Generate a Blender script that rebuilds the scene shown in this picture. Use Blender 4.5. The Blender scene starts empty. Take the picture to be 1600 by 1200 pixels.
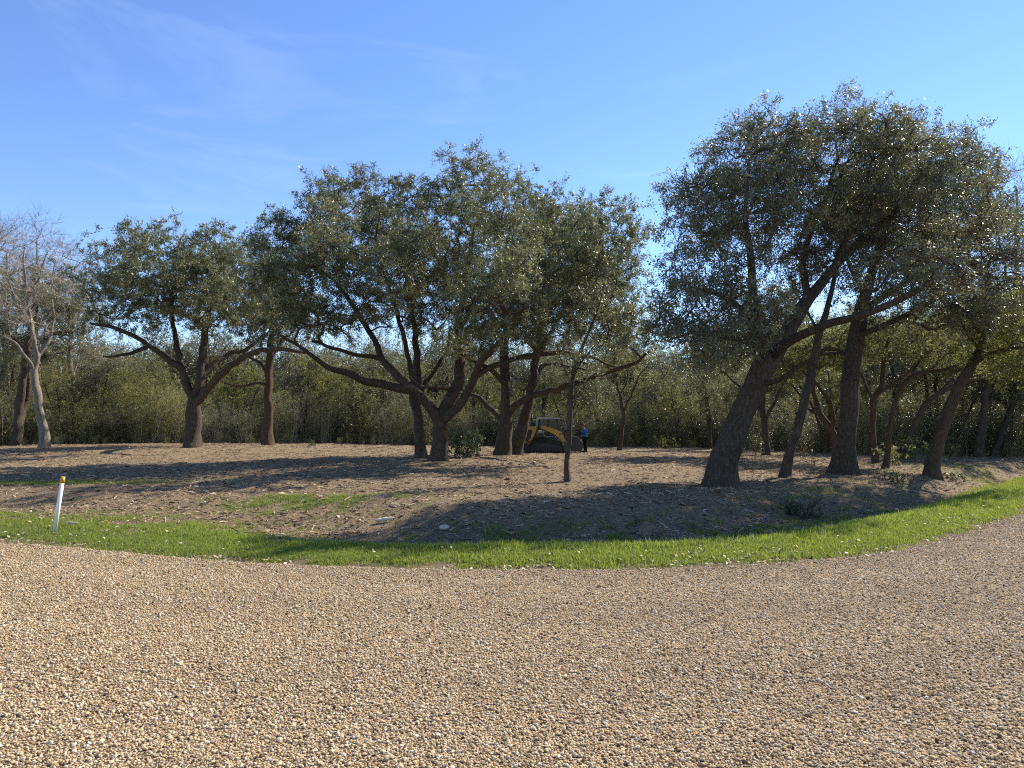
import bpy, bmesh, math, random
import numpy as np
from mathutils import Vector, Matrix

R = math.radians
sc = bpy.context.scene
C = sc.collection

# ------------------------------------------------------------------ camera, sky, sun, exposure
HC, FPX, HORIZ = 1.70, 1109.0, 667.0
PITCH = math.atan((HORIZ - 600.0) / FPX)
cam_d = bpy.data.cameras.new('camera')
cam_d.sensor_fit = 'HORIZONTAL'; cam_d.sensor_width = 36.0
cam_d.lens = 36.0 * FPX / 1600.0
cam_d.clip_start = 0.05; cam_d.clip_end = 4000
cam = bpy.data.objects.new('camera', cam_d); C.objects.link(cam)
cam.location = (0, 0, HC); cam.rotation_euler = (R(90) + PITCH, 0, 0)
sc.camera = cam

SUN_AZ, SUN_EL = 50.0, 38.0          # degrees to the right of straight ahead, above the horizon
world = bpy.data.worlds.new('World'); sc.world = world; world.use_nodes = True
wn = world.node_tree; wn.nodes.clear()
wo = wn.nodes.new('ShaderNodeOutputWorld'); wb = wn.nodes.new('ShaderNodeBackground')
sky = wn.nodes.new('ShaderNodeTexSky'); sky.sky_type = 'NISHITA'; sky.sun_disc = False
sky.sun_elevation = R(SUN_EL); sky.sun_rotation = R(SUN_AZ)
sky.air_density = 1.0; sky.dust_density = 0.0; sky.ozone_density = 4.0; sky.altitude = 50
wb.inputs[1].default_value = 0.122
# thin cirrus: streaky noise over the whole sky
tc = wn.nodes.new('ShaderNodeTexCoord'); mp = wn.nodes.new('ShaderNodeMapping')
mp.inputs['Scale'].default_value = (1.6, 1.6, 9.0); mp.inputs['Rotation'].default_value = (0.06, 0.12, 0.3)
ns = wn.nodes.new('ShaderNodeTexNoise'); ns.inputs['Scale'].default_value = 1.3
ns.inputs['Detail'].default_value = 7; ns.inputs['Roughness'].default_value = 0.62; ns.inputs['Distortion'].default_value = 0.6
rp = wn.nodes.new('ShaderNodeMapRange'); rp.inputs[1].default_value = 0.58; rp.inputs[2].default_value = 0.85
rp.inputs[3].default_value = 0.0; rp.inputs[4].default_value = 0.10
mx = wn.nodes.new('ShaderNodeMix'); mx.data_type = 'RGBA'; mx.inputs[7].default_value = (7.5, 8.2, 9.2, 1)
hs = wn.nodes.new('ShaderNodeHueSaturation'); hs.inputs['Saturation'].default_value = 1.1; hs.inputs['Hue'].default_value = 0.510
wn.links.new(tc.outputs['Generated'], mp.inputs[0]); wn.links.new(mp.outputs[0], ns.inputs[0])
wn.links.new(ns.outputs[0], rp.inputs[0]); wn.links.new(rp.outputs[0], mx.inputs[0])
wn.links.new(sky.outputs[0], hs.inputs['Color']); wn.links.new(hs.outputs[0], mx.inputs[6])
wn.links.new(mx.outputs[2], wb.inputs[0]); wn.links.new(wb.outputs[0], wo.inputs[0])

sun_d = bpy.data.lights.new('sun', 'SUN'); sun_d.energy = 5.0; sun_d.angle = R(0.53); sun_d.color = (1.0, 0.91, 0.77)
sun = bpy.data.objects.new('sun', sun_d); C.objects.link(sun); sun.location = (30, 30, 40)
SDIR = Vector((math.sin(R(SUN_AZ)) * math.cos(R(SUN_EL)), math.cos(R(SUN_AZ)) * math.cos(R(SUN_EL)), math.sin(R(SUN_EL))))
sun.rotation_euler = SDIR.to_track_quat('Z', 'Y').to_euler()

sc.view_settings.view_transform = 'Standard'; sc.view_settings.look = 'None'
sc.view_settings.exposure = 1.0; sc.view_settings.gamma = 1.0; sc.view_settings.use_curve_mapping = False
sc.render.engine = 'CYCLES'
sc.cycles.max_bounces = 5; sc.cycles.diffuse_bounces = 3; sc.cycles.glossy_bounces = 2
sc.cycles.transmission_bounces = 4; sc.cycles.transparent_max_bounces = 4
sc.cycles.use_denoising = False; sc.cycles.pixel_filter_type = 'BLACKMAN_HARRIS'; sc.cycles.filter_width = 1.15
sc.cycles.sample_clamp_indirect = 4.0

# ------------------------------------------------------------------ helpers
def at(px, py, Y):
    """the point seen at photo pixel (px, py) at world depth Y"""
    x = (px - 800.0) / FPX; y = (600.0 - py) / FPX
    dy = math.cos(PITCH) - y * math.sin(PITCH); dz = math.sin(PITCH) + y * math.cos(PITCH)
    t = Y / dy
    return np.array((x * t, Y, HC + dz * t))

def sstep(a, b, x):
    t = np.clip((x - a) / (b - a), 0, 1)
    return t * t * (3 - 2 * t)

def hash2(ix, iy, seed):
    n = (ix.astype(np.int64) * 374761393 + iy.astype(np.int64) * 668265263 + seed * 982451653) & 0x7fffffff
    n = ((n ^ (n >> 13)) * 1274126177) & 0x7fffffff
    n = n ^ (n >> 16)
    return (n & 0xffffff) / float(0xffffff)

def vnoise(x, y, seed=0):
    x = np.asarray(x, float); y = np.asarray(y, float)
    ix = np.floor(x); iy = np.floor(y); fx = x - ix; fy = y - iy
    fx = fx * fx * (3 - 2 * fx); fy = fy * fy * (3 - 2 * fy)
    a = hash2(ix, iy, seed); b = hash2(ix + 1, iy, seed); c = hash2(ix, iy + 1, seed); d = hash2(ix + 1, iy + 1, seed)
    return (a + (b - a) * fx) * (1 - fy) + (c + (d - c) * fx) * fy

def fbm(x, y, seed=0, octv=4):
    s = 0; a = 0.5; f = 1.0
    for o in range(octv):
        s = s + a * vnoise(np.asarray(x) * f, np.asarray(y) * f, seed + o * 17); a *= 0.5; f *= 2.03
    return s / (1 - 0.5 ** octv)

EX = np.array([-400, -60, -25, -12, -7.8, -6.5, -5.1, -3.5, -1.6, 1.05, 3.1, 5.3, 8.3, 11.3, 17.0, 26.0, 60.0, 400.0])
EY = np.array([60, 24, 15.2, 12.0, 10.8, 10.45, 9.8, 9.2, 8.8, 8.7, 9.0, 10.0, 12.6, 15.5, 21.3, 30.5, 66.0, 420.0])
_gx = np.linspace(-400, 400, 16001); _gy = np.interp(_gx, EX, EY)
_k = np.hanning(61); _k /= _k.sum()
_gy2 = np.convolve(np.pad(_gy, 30, mode='edge'), _k, 'valid'); _gd = np.gradient(_gy2, _gx)
def edgeY(X): return np.interp(X, _gx, _gy2)
def sdist(X, Y):
    return (Y - edgeY(X)) / np.sqrt(1 + np.interp(X, _gx, _gd) ** 2)

def terrain(X, Y, fine=True):
    X = np.asarray(X, float); Y = np.asarray(Y, float)
    s = sdist(X, Y)
    rt = sstep(5, 12, X); lf = 1 - sstep(-7, -1, X)
    s_v = 1.8 - 0.3 * rt; s_d = 3.3 - 0.8 * rt + 0.4 * lf; s_b = 6.6 - 2.8 * rt - 0.3 * lf
    D = 0.46 - 0.2 * rt - 0.40 * lf
    P = 0.15 + 0.36 * np.exp(-(((X + 24) / 16) ** 2)) * sstep(28, 46, Y) + 0.10 * np.exp(-(((X + 3) / 8) ** 2 + ((Y - 29) / 8) ** 2))
    P = P - 0.09 * np.exp(-(((X - 6) / 10) ** 2 + ((Y - 50) / 9) ** 2)) + 0.10 * np.exp(-(((X - 14) / 8) ** 2 + ((Y - 30) / 8) ** 2))
    P = P + 0.5 * sstep(58, 120, Y)
    z = np.where(s < 0, -0.05, 0.0)
    z = -0.05 + 0.07 * sstep(-0.3, 0.35, s)
    z = z - (D + 0.02) * sstep(s_v * 0.55, s_d, s) + (D + P) * sstep(s_d, s_b, s)
    m = sstep(0.2, 1.5, s)
    z = z + m * 0.10 * (fbm(X * 0.35, Y * 0.35, 3, 3) - 0.5)
    if fine:
        mm = sstep(2.0, 5.0, s)
        z = z + mm * 0.16 * (fbm(X * 1.5, Y * 1.5, 11, 4) - 0.5) + m * 0.02 * (fbm(X * 6, Y * 6, 5, 2) - 0.5)
    return z

def ground_hit(px, py):
    x = (px - 800.0) / FPX; y = (600.0 - py) / FPX
    dy = math.cos(PITCH) - y * math.sin(PITCH); dz = math.sin(PITCH) + y * math.cos(PITCH)
    t = np.arange(2.0, 140, 0.04)
    d = HC + dz * t - terrain(x * t, dy * t)
    i = int(np.argmax(d < 0)) if (d < 0).any() else len(t) - 1
    return np.array((x * t[i], dy * t[i], float(terrain(x * t[i], dy * t[i]))))

def gpatch(X, Y, cx, cy, rx, ry):
    return np.exp(-(((X - cx) / rx) ** 2 + ((Y - cy) / ry) ** 2) ** 1.5)

def grass_mask(X, Y):
    s = sdist(X, Y)
    rt = sstep(5, 12, X); lf = 1 - sstep(-3, 0.5, X)
    n = fbm(X * 0.9, Y * 0.9, 21, 4); n2 = fbm(X * 2.6, Y * 2.6, 31, 3)
    sv = 1.7 + 0.3 * rt - 0.45 * lf + (n - 0.5) * (1.2 + 1.4 * lf) + (n2 - 0.5) * 0.9 * lf
    g = sstep(-0.22, 0.22, s + (n2 - 0.5) * 0.75) * (1 - sstep(sv - 0.35, sv + 0.5, s))
    patch = lf * sstep(0.7, 1.6, s) * (1 - sstep(2.6, 5.4, s + (n - 0.5) * 3)) * sstep(0.40, 0.62, n2 * 0.55 + n * 0.45) * 0.6
    patch = patch + 1.0 * gpatch(X, Y, -13.5, 19.6, 4.0, 0.9) + 0.85 * gpatch(X, Y, -4.2, 15.6, 2.2, 1.1) * sstep(0.36, 0.52, n2)
    ditch = (1 - lf) * (1 - rt) * sstep(1.6, 2.1, s) * (1 - sstep(4.0, 5.6, s)) * sstep(0.44, 0.6, n2) * 0.7
    far = sstep(0.5, 0.7, fbm(X * 0.5, Y * 0.5, 77, 3)) * 0.25 * sstep(10, 16, X) * (1 - sstep(4.5, 9, s)) * sstep(2.2, 3, s)
    return np.clip(g + patch + ditch + far, 0, 1)

def tag(o, label=None, cat=None, group=None, kind=None):
    if label: o['label'] = label
    if cat: o['category'] = cat
    if group: o['group'] = group
    if kind: o['kind'] = kind
    return o

def link(name, me, mat=None, parent=None):
    o = bpy.data.objects.new(name, me); C.objects.link(o)
    if mat is not None and me is not None and not me.materials: me.materials.append(mat)
    if parent is not None: o.parent = parent
    return o

def empty(name, loc, rz=0.0):
    o = bpy.data.objects.new(name, None); C.objects.link(o)
    o.location = loc; o.rotation_euler = (0, 0, rz); o.empty_display_size = 0.3
    return o

def quad_mesh(name, V, F, tone=None, smooth=False, extra=None):
    """mesh from arrays; F is (n,4) or (n,3)"""
    V = np.asarray(V, np.float32); F = np.asarray(F, np.int32); k = F.shape[1]
    me = bpy.data.meshes.new(name)
    me.vertices.add(len(V)); me.vertices.foreach_set('co', V.ravel())
    me.loops.add(len(F) * k); me.loops.foreach_set('vertex_index', F.ravel())
    me.polygons.add(len(F)); me.polygons.foreach_set('loop_start', np.arange(0, len(F) * k, k, dtype=np.int32))
    if smooth: me.polygons.foreach_set('use_smooth', np.ones(len(F), bool))
    if tone is not None:
        a = me.attributes.new('tone', 'FLOAT', 'FACE'); a.data.foreach_set('value', np.asarray(tone, np.float32))
    if extra:
        for nm, vals in extra.items():
            a = me.attributes.new(nm, 'FLOAT', 'POINT'); a.data.foreach_set('value', np.asarray(vals, np.float32))
    me.update(calc_edges=True)
    return me

# ------------------------------------------------------------------ materials
def new_mat(name):
    m = bpy.data.materials.new(name); m.use_nodes = True
    nt = m.node_tree; nt.nodes.clear()
    out = nt.nodes.new('ShaderNodeOutputMaterial'); b = nt.nodes.new('ShaderNodeBsdfPrincipled')
    nt.links.new(b.outputs[0], out.inputs[0])
    return m, nt, b, out

def N(nt, typ, **kw):
    n = nt.nodes.new(typ)
    for k, v in kw.items(): setattr(n, k, v)
    return n

def ramp(nt, stops, fac=None, interp='LINEAR'):
    r = nt.nodes.new('ShaderNodeValToRGB'); r.color_ramp.interpolation = interp
    el = r.color_ramp.elements
    while len(el) < len(stops): el.new(0.5)
    for e, (p, c) in zip(el, stops): e.position = p; e.color = (*c, 1)
    if fac is not None: nt.links.new(fac, r.inputs[0])
    return r

def noise(nt, vec, scale, detail=4, rough=0.55, dist=0.0):
    n = nt.nodes.new('ShaderNodeTexNoise'); n.inputs['Scale'].default_value = scale
    n.inputs['Detail'].default_value = detail; n.inputs['Roughness'].default_value = rough; n.inputs['Distortion'].default_value = dist
    if vec is not None: nt.links.new(vec, n.inputs['Vector'])
    return n

def mapping(nt, src, scale=(1, 1, 1), rot=(0, 0, 0)):
    m = nt.nodes.new('ShaderNodeMapping'); m.inputs['Scale'].default_value = scale; m.inputs['Rotation'].default_value = rot
    nt.links.new(src, m.inputs[0]); return m

def mixc(nt, fac, a, b, mode='MIX'):
    m = nt.nodes.new('ShaderNodeMix'); m.data_type = 'RGBA'; m.blend_type = mode
    for s, v in ((0, fac), (6, a), (7, b)):
        if hasattr(v, 'links'): nt.links.new(v, m.inputs[s])
        else: m.inputs[s].default_value = v if s == 0 else (*v, 1)
    return m.outputs[2]

def bump(nt, h, b, strength=0.5, dist=0.02):
    n = nt.nodes.new('ShaderNodeBump'); n.inputs['Strength'].default_value = strength; n.inputs['Distance'].default_value = dist
    nt.links.new(h, n.inputs['Height']); nt.links.new(n.outputs[0], b.inputs['Normal']); return n

def leaf_mat(name, stops, rough=0.38, spec=0.5, trans=0.25, tcol=(0.16, 0.2, 0.04), source='tone'):
    m, nt, b, out = new_mat(name)
    if source == 'tone':
        a = N(nt, 'ShaderNodeAttribute', attribute_name='tone'); f = a.outputs['Fac']
    else:
        a = N(nt, 'ShaderNodeObjectInfo'); f = a.outputs['Random']
    r = ramp(nt, stops, f)
    nt.links.new(r.outputs[0], b.inputs['Base Color'])
    b.inputs['Roughness'].default_value = rough; b.inputs['Specular IOR Level'].default_value = spec
    t = N(nt, 'ShaderNodeBsdfTranslucent'); t.inputs[0].default_value = (*tcol, 1)
    tm = mixc(nt, 0.6, tcol, r.outputs[0]); nt.links.new(tm, t.inputs[0])
    ms = N(nt, 'ShaderNodeMixShader'); ms.inputs[0].default_value = trans
    nt.links.new(b.outputs[0], ms.inputs[1]); nt.links.new(t.outputs[0], ms.inputs[2]); nt.links.new(ms.outputs[0], out.inputs[0])
    return m

def bark_mat(name, dark, light, scale=1.0, bstr=0.9):
    m, nt, b, out = new_mat(name)
    tcn = N(nt, 'ShaderNodeTexCoord')
    mpn = mapping(nt, tcn.outputs['Object'], (1, 1, 0.28))
    v = N(nt, 'ShaderNodeTexVoronoi', feature='DISTANCE_TO_EDGE'); v.inputs['Scale'].default_value = 11 * scale
    nd = noise(nt, mpn.outputs[0], 9 * scale, 4, 0.6)
    dv = mixc(nt, 0.12, mpn.outputs[0], nd.outputs['Color'])
    nt.links.new(dv, v.inputs['Vector'])
    big = noise(nt, tcn.outputs['Object'], 2.2, 3)
    fine = noise(nt, mpn.outputs[0], 60 * scale, 3, 0.65)
    r = ramp(nt, [(0.0, dark), (0.25, tuple(0.5 * (a + c) for a, c in zip(dark, light))), (1.0, light)], v.outputs['Distance'])
    c = mixc(nt, 0.55, r.outputs[0], ramp(nt, [(0.3, dark), (0.75, light)], fine.outputs[0]).outputs[0])
    c = mixc(nt, ramp(nt, [(0.5, (0, 0, 0)), (0.72, (0.4, 0.4, 0.4))], big.outputs[0]).outputs[0], c, tuple(0.5 * a + 0.6 * q for a, q in zip(dark, light)))
    nt.links.new(c, b.inputs['Base Color']); b.inputs['Roughness'].default_value = 0.9; b.inputs['Specular IOR Level'].default_value = 0.2
    ad = N(nt, 'ShaderNodeMath', operation='MULTIPLY_ADD'); ad.inputs[1].default_value = 1.6
    nt.links.new(v.outputs['Distance'], ad.inputs[0]); nt.links.new(fine.outputs[0], ad.inputs[2])
    bump(nt, ad.outputs[0], b, bstr, 0.035)
    return m

def plain(name, col, rough=0.5, metal=0.0, spec=0.5, var=0.0, vscale=6.0):
    m, nt, b, out = new_mat(name)
    if var > 0:
        tcn = N(nt, 'ShaderNodeTexCoord'); n = noise(nt, tcn.outputs['Object'], vscale, 5, 0.6)
        r = ramp(nt, [(0.3, tuple(c * (1 - var) for c in col)), (0.7, tuple(min(1, c * (1 + var)) for c in col))], n.outputs[0])
        nt.links.new(r.outputs[0], b.inputs['Base Color'])
    else: b.inputs['Base Color'].default_value = (*col, 1)
    b.inputs['Roughness'].default_value = rough; b.inputs['Metallic'].default_value = metal; b.inputs['Specular IOR Level'].default_value = spec
    return m

M = {}
M['oak_leaf'] = leaf_mat('oak_leaf', [(0.0, (0.06, 0.07, 0.032)), (0.45, (0.132, 0.147, 0.072)), (0.8, (0.21, 0.215, 0.115)), (0.93, (0.25, 0.215, 0.085)), (1.0, (0.26, 0.17, 0.075))], 0.42, 0.5, 0.36, (0.27, 0.28, 0.09))
M['oak_leaf_cool'] = leaf_mat('oak_leaf_cool', [(0.0, (0.062, 0.072, 0.042)), (0.5, (0.14, 0.152, 0.088)), (0.85, (0.22, 0.215, 0.125)), (1.0, (0.27, 0.165, 0.06))], 0.36, 0.6, 0.38, (0.26, 0.26, 0.09))
M['scrub_leaf'] = leaf_mat('scrub_leaf', [(0.0, (0.11, 0.12, 0.04)), (0.5, (0.19, 0.205, 0.075)), (0.85, (0.27, 0.265, 0.115)), (1.0, (0.33, 0.27, 0.14))], 0.6, 0.2, 0.45, (0.34, 0.35, 0.10))
M['spring_leaf'] = leaf_mat('spring_leaf', [(0.0, (0.11, 0.135, 0.028)), (0.5, (0.2, 0.22, 0.05)), (0.85, (0.28, 0.27, 0.065)), (1.0, (0.35, 0.27, 0.065))], 0.45, 0.4, 0.45, (0.4, 0.4, 0.08))
M['weed_leaf'] = leaf_mat('weed_leaf', [(0.0, (0.06, 0.085, 0.03)), (0.6, (0.12, 0.15, 0.06)), (1.0, (0.19, 0.2, 0.09))], 0.4, 0.5, 0.3)
M['bark'] = bark_mat('bark_oak', (0.008, 0.006, 0.004), (0.18, 0.138, 0.098))
M['bark_warm'] = bark_mat('bark_warm', (0.025, 0.017, 0.011), (0.19, 0.13, 0.085), 1.4)
M['bark_pale'] = bark_mat('bark_pale', (0.085, 0.07, 0.055), (0.40, 0.34, 0.27), 1.0, 0.8)
M['twig'] = plain('twig_wood', (0.085, 0.062, 0.044), 0.9, 0, 0.2, 0.4, 1.5)
M['twig_pale'] = plain('twig_pale', (0.33, 0.28, 0.22), 0.9, 0, 0.2, 0.3, 1.5)
M['twig_grey'] = plain('twig_grey', (0.22, 0.175, 0.135), 0.9, 0, 0.2, 0.3, 1.5)

# ------------------------------------------------------------------ ground and road
def axis(lo, hi, step, far_lo, far_hi, g=1.18):
    a = list(np.arange(lo, hi, step)); s = step
    while a[-1] < far_hi: s *= g; a.append(a[-1] + s)
    s = step; b = []
    x = lo
    while x > far_lo: s *= g; x -= s; b.append(x)
    return np.array(b[::-1] + a)

xs = axis(-22, 24, 0.2, -900, 900, 1.15); ys = axis(8.0, 28, 0.16, -300, 1500, 1.09)
GX, GY = np.meshgrid(xs, ys)
GZ = terrain(GX, GY); GM = grass_mask(GX, GY)
nx, ny = len(xs), len(ys)
idx = np.arange(nx * ny).reshape(ny, nx)
F = np.stack([idx[:-1, :-1], idx[:-1, 1:], idx[1:, 1:], idx[1:, :-1]], -1).reshape(-1, 4)
SD = sdist(GX, GY)
gme = quad_mesh('ground', np.stack([GX, GY, GZ], -1).reshape(-1, 3), F, smooth=True, extra={'grass': GM.ravel(), 'sd': np.clip(SD, -5, 40).ravel()})
m, nt, b, out = new_mat('mulched_ground')
geo = N(nt, 'ShaderNodeNewGeometry'); P = geo.outputs['Position']
ga = N(nt, 'ShaderNodeAttribute', attribute_name='grass')
big = noise(nt, P, 0.55, 4, 0.6); mid = noise(nt, P, 4.5, 5, 0.68, 0.4); fin = noise(nt, P, 30, 4, 0.7)
fib = noise(nt, mapping(nt, P, (1.0, 3.4, 1.0), (0, 0, 0.5)).outputs[0], 14, 4, 0.7, 1.2)
fib2 = noise(nt, mapping(nt, P, (3.4, 1.0, 1.0), (0, 0, 0.2)).outputs[0], 17, 4, 0.7, 1.2)
mulch = ramp(nt, [(0.30, (0.05, 0.035, 0.02)), (0.45, (0.185, 0.132, 0.078)), (0.58, (0.33, 0.245, 0.142)), (0.72, (0.50, 0.395, 0.25))], fib.outputs[0])
mulch2 = ramp(nt, [(0.32, (0.06, 0.042, 0.025)), (0.5, (0.22, 0.157, 0.092)), (0.7, (0.45, 0.345, 0.212))], fib2.outputs[0])
mc = mixc(nt, ramp(nt, [(0.42, (0, 0, 0)), (0.58, (1, 1, 1))], mid.outputs[0]).outputs[0], mulch.outputs[0], mulch2.outputs[0])
soil = ramp(nt, [(0.35, (0.16, 0.105, 0.06)), (0.65, (0.37, 0.265, 0.155))], fin.outputs[0])
mc = mixc(nt, ramp(nt, [(0.50, (0, 0, 0)), (0.66, (0.8, 0.8, 0.8))], big.outputs[0]).outputs[0], mc, soil.outputs[0])
gcol = ramp(nt, [(0.3, (0.035, 0.055, 0.014)), (0.55, (0.08, 0.115, 0.028)), (0.75, (0.17, 0.16, 0.075))], fin.outputs[0])
gf = N(nt, 'ShaderNodeMath', operation='MULTIPLY_ADD'); gf.inputs[1].default_value = 1.3
sub = N(nt, 'ShaderNodeMath', operation='MULTIPLY_ADD'); sub.inputs[1].default_value = 1.2; sub.inputs[2].default_value = -0.75
nt.links.new(mid.outputs[0], sub.inputs[0]); nt.links.new(ga.outputs['Fac'], gf.inputs[0]); nt.links.new(sub.outputs[0], gf.inputs[2]); gf.use_clamp = True
fc = mixc(nt, gf.outputs[0], mc, gcol.outputs[0])
nt.links.new(fc, b.inputs['Base Color']); b.inputs['Roughness'].default_value = 0.95; b.inputs['Specular IOR Level'].default_value = 0.15
hh = N(nt, 'ShaderNodeMath', operation='ADD'); nt.links.new(fib.outputs[0], hh.inputs[0]); nt.links.new(fib2.outputs[0], hh.inputs[1])
bump(nt, hh.outputs[0], b, 0.9, 0.05)
M['ground'] = m
ground = tag(link('ground', gme, m), 'brown mulched clearing with ditch and grassy verge', 'ground', kind='structure')

rx = np.concatenate([np.linspace(-200, -16, 60)[:-1], np.arange(-16, 18, 0.12), np.linspace(18, 200, 60)[1:]])
rv = np.linspace(0, 1, 90)
RX, RV = np.meshgrid(rx, rv)
top = edgeY(RX) + 0.10 + 0.35 * (fbm(RX * 1.1, RX * 0 + 3, 41, 3) - 0.5) + 0.14 * (vnoise(RX * 6, RX * 0, 42) - 0.5)
bot = -7.0 + np.maximum(0, edgeY(RX) - 11) * 0.75
RY = bot + (top - bot) * RV
sR = sdist(RX, RY)
RZ = 0.014 * (fbm(RX * 0.8, RY * 0.8, 51, 3) - 0.5) + 0.012 * (fbm(RX * 3, RY * 3, 52, 2) - 0.5) - 0.05 * sstep(-0.25, 0.2, sR)
idx = np.arange(RX.size).reshape(RX.shape)
F = np.stack([idx[:-1, :-1], idx[:-1, 1:], idx[1:, 1:], idx[1:, :-1]], -1).reshape(-1, 4)
rme = quad_mesh('gravel_road', np.stack([RX, RY, RZ], -1).reshape(-1, 3), F, smooth=True, extra={'sd': sR.ravel()})
STONE = [(0.0, (0.06, 0.046, 0.033)), (0.09, (0.25, 0.17, 0.095)), (0.26, (0.46, 0.315, 0.16)), (0.5, (0.60, 0.44, 0.245)), (0.72, (0.68, 0.52, 0.32)),
         (0.80, (0.40, 0.335, 0.24)), (0.93, (0.74, 0.61, 0.42)), (1.0, (0.80, 0.72, 0.57))]
m, nt, b, out = new_mat('gravel_bed')
geo = N(nt, 'ShaderNodeNewGeometry'); P = geo.outputs['Position']
v1 = N(nt, 'ShaderNodeTexVoronoi'); v1.inputs['Scale'].default_value = 72; nt.links.new(P, v1.inputs['Vector'])
vs = N(nt, 'ShaderNodeSeparateColor'); nt.links.new(v1.outputs['Color'], vs.inputs[0])
st = ramp(nt, STONE, vs.outputs[0])
gap = ramp(nt, [(0.25, (0.9, 0.9, 0.9)), (0.65, (0.42, 0.37, 0.32))], v1.outputs['Distance'])
c = mixc(nt, 1.0, st.outputs[0], gap.outputs[0], 'MULTIPLY')
sda = N(nt, 'ShaderNodeAttribute', attribute_name='sd')
wv = noise(nt, P, 0.7, 3)
tr = N(nt, 'ShaderNodeMath', operation='MULTIPLY_ADD'); tr.inputs[1].default_value = 1.6; nt.links.new(wv.outputs[0], tr.inputs[0]); nt.links.new(sda.outputs['Fac'], tr.inputs[2])
sn = N(nt, 'ShaderNodeMath', operation='SINE'); ml = N(nt, 'ShaderNodeMath', operation='MULTIPLY'); ml.inputs[1].default_value = 3.6
nt.links.new(tr.outputs[0], ml.inputs[0]); nt.links.new(ml.outputs[0], sn.inputs[0])
worn = ramp(nt, [(0.0, (1.0, 1.0, 1.0)), (1.0, (0.80, 0.78, 0.77))], None)
mr = N(nt, 'ShaderNodeMapRange'); mr.inputs[1].default_value = -1; nt.links.new(sn.outputs[0], mr.inputs[0]); nt.links.new(mr.outputs[0], worn.inputs[0])
c = mixc(nt, 1.0, c, worn.outputs[0], 'MULTIPLY')
nt.links.new(c, b.inputs['Base Color']); b.inputs['Roughness'].default_value = 0.9; b.inputs['Specular IOR Level'].default_value = 0.2
inv = N(nt, 'ShaderNodeMath', operation='SUBTRACT'); inv.inputs[0].default_value = 1.0; nt.links.new(v1.outputs['Distance'], inv.inputs[1])
bump(nt, inv.outputs[0], b, 1.0, 0.012)
road = tag(link('gravel_road', rme, m), 'tan pea gravel road curving in the foreground', 'road', kind='structure')

# ------------------------------------------------------------------ scatter through geometry nodes (only for uncountable stuff)
def scatter(name, pts, rot, scl, var, sources, label, cat, mat):
    n = len(pts)
    me = bpy.data.meshes.new(name); me.vertices.add(n); me.vertices.foreach_set('co', np.asarray(pts, np.float32).ravel())
    a = me.attributes.new('rot', 'FLOAT_VECTOR', 'POINT'); a.data.foreach_set('vector', np.asarray(rot, np.float32).ravel())
    scl = np.asarray(scl, np.float32)
    if scl.ndim == 1: scl = np.repeat(scl[:, None], 3, 1)
    a = me.attributes.new('scl', 'FLOAT_VECTOR', 'POINT'); a.data.foreach_set('vector', scl.ravel())
    a = me.attributes.new('pick', 'INT', 'POINT'); a.data.foreach_set('value', np.asarray(var, np.int32))
    me.update()
    col = bpy.data.collections.new(name + '_shapes')
    for i, sm in enumerate(sources):
        so = bpy.data.objects.new('%s_shape_%02d' % (name, i), sm)
        if not sm.materials: sm.materials.append(mat)
        col.objects.link(so)
    g = bpy.data.node_groups.new(name + '_scatter', 'GeometryNodeTree')
    g.interface.new_socket('Geometry', in_out='INPUT', socket_type='NodeSocketGeometry')
    g.interface.new_socket('Geometry', in_out='OUTPUT', socket_type='NodeSocketGeometry')
    gi = g.nodes.new('NodeGroupInput'); go = g.nodes.new('NodeGroupOutput')
    ip = g.nodes.new('GeometryNodeInstanceOnPoints'); ci = g.nodes.new('GeometryNodeCollectionInfo')
    ci.inputs['Collection'].default_value = col; ci.inputs['Separate Children'].default_value = True; ci.inputs['Reset Children'].default_value = True
    def na(nm, ty):
        q = g.nodes.new('GeometryNodeInputNamedAttribute'); q.data_type = ty; q.inputs['Name'].default_value = nm; return q.outputs[0]
    er = g.nodes.new('FunctionNodeEulerToRotation')
    ip.inputs['Pick Instance'].default_value = True
    L = g.links.new
    L(gi.outputs[0], ip.inputs['Points']); L(ci.outputs[0], ip.inputs['Instance']); L(na('pick', 'INT'), ip.inputs['Instance Index'])
    L(na('rot', 'FLOAT_VECTOR'), er.inputs[0]); L(er.outputs[0], ip.inputs['Rotation']); L(na('scl', 'FLOAT_VECTOR'), ip.inputs['Scale'])
    L(ip.outputs[0], go.inputs[0])
    o = link(name, me); md = o.modifiers.new('scatter', 'NODES'); md.node_group = g
    return tag(o, label, cat, kind='stuff')

rng = np.random.default_rng(7)

def in_view(X, Y, margin=1.25):
    return np.abs(X) < (0.74 * margin) * Y + 0.6

# gravel stones
def stone_mesh(i):
    bm = bmesh.new(); bmesh.ops.create_icosphere(bm, subdivisions=1, radius=0.5)
    r = random.Random(100 + i)
    for v in bm.verts:
        v.co *= r.uniform(0.70, 1.18); v.co.z *= 0.66; v.co.x *= r.uniform(1.0, 1.2)
    me = bpy.data.meshes.new('stone'); bm.to_mesh(me); bm.free()
    return me
m, nt, b, out = new_mat('gravel_stone')
oi = N(nt, 'ShaderNodeObjectInfo'); tcn = N(nt, 'ShaderNodeTexCoord')
st = ramp(nt, STONE, oi.outputs['Random']); nn = noise(nt, tcn.outputs['Object'], 3.0, 3)
c = mixc(nt, 1.0, st.outputs[0], ramp(nt, [(0.3, (0.75, 0.75, 0.75)), (0.7, (1, 1, 1))], nn.outputs[0]).outputs[0], 'MULTIPLY')
nt.links.new(c, b.inputs['Base Color']); b.inputs['Roughness'].default_value = 0.85; b.inputs['Specular IOR Level'].default_value = 0.06
M['stone'] = m
n = 950000
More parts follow.
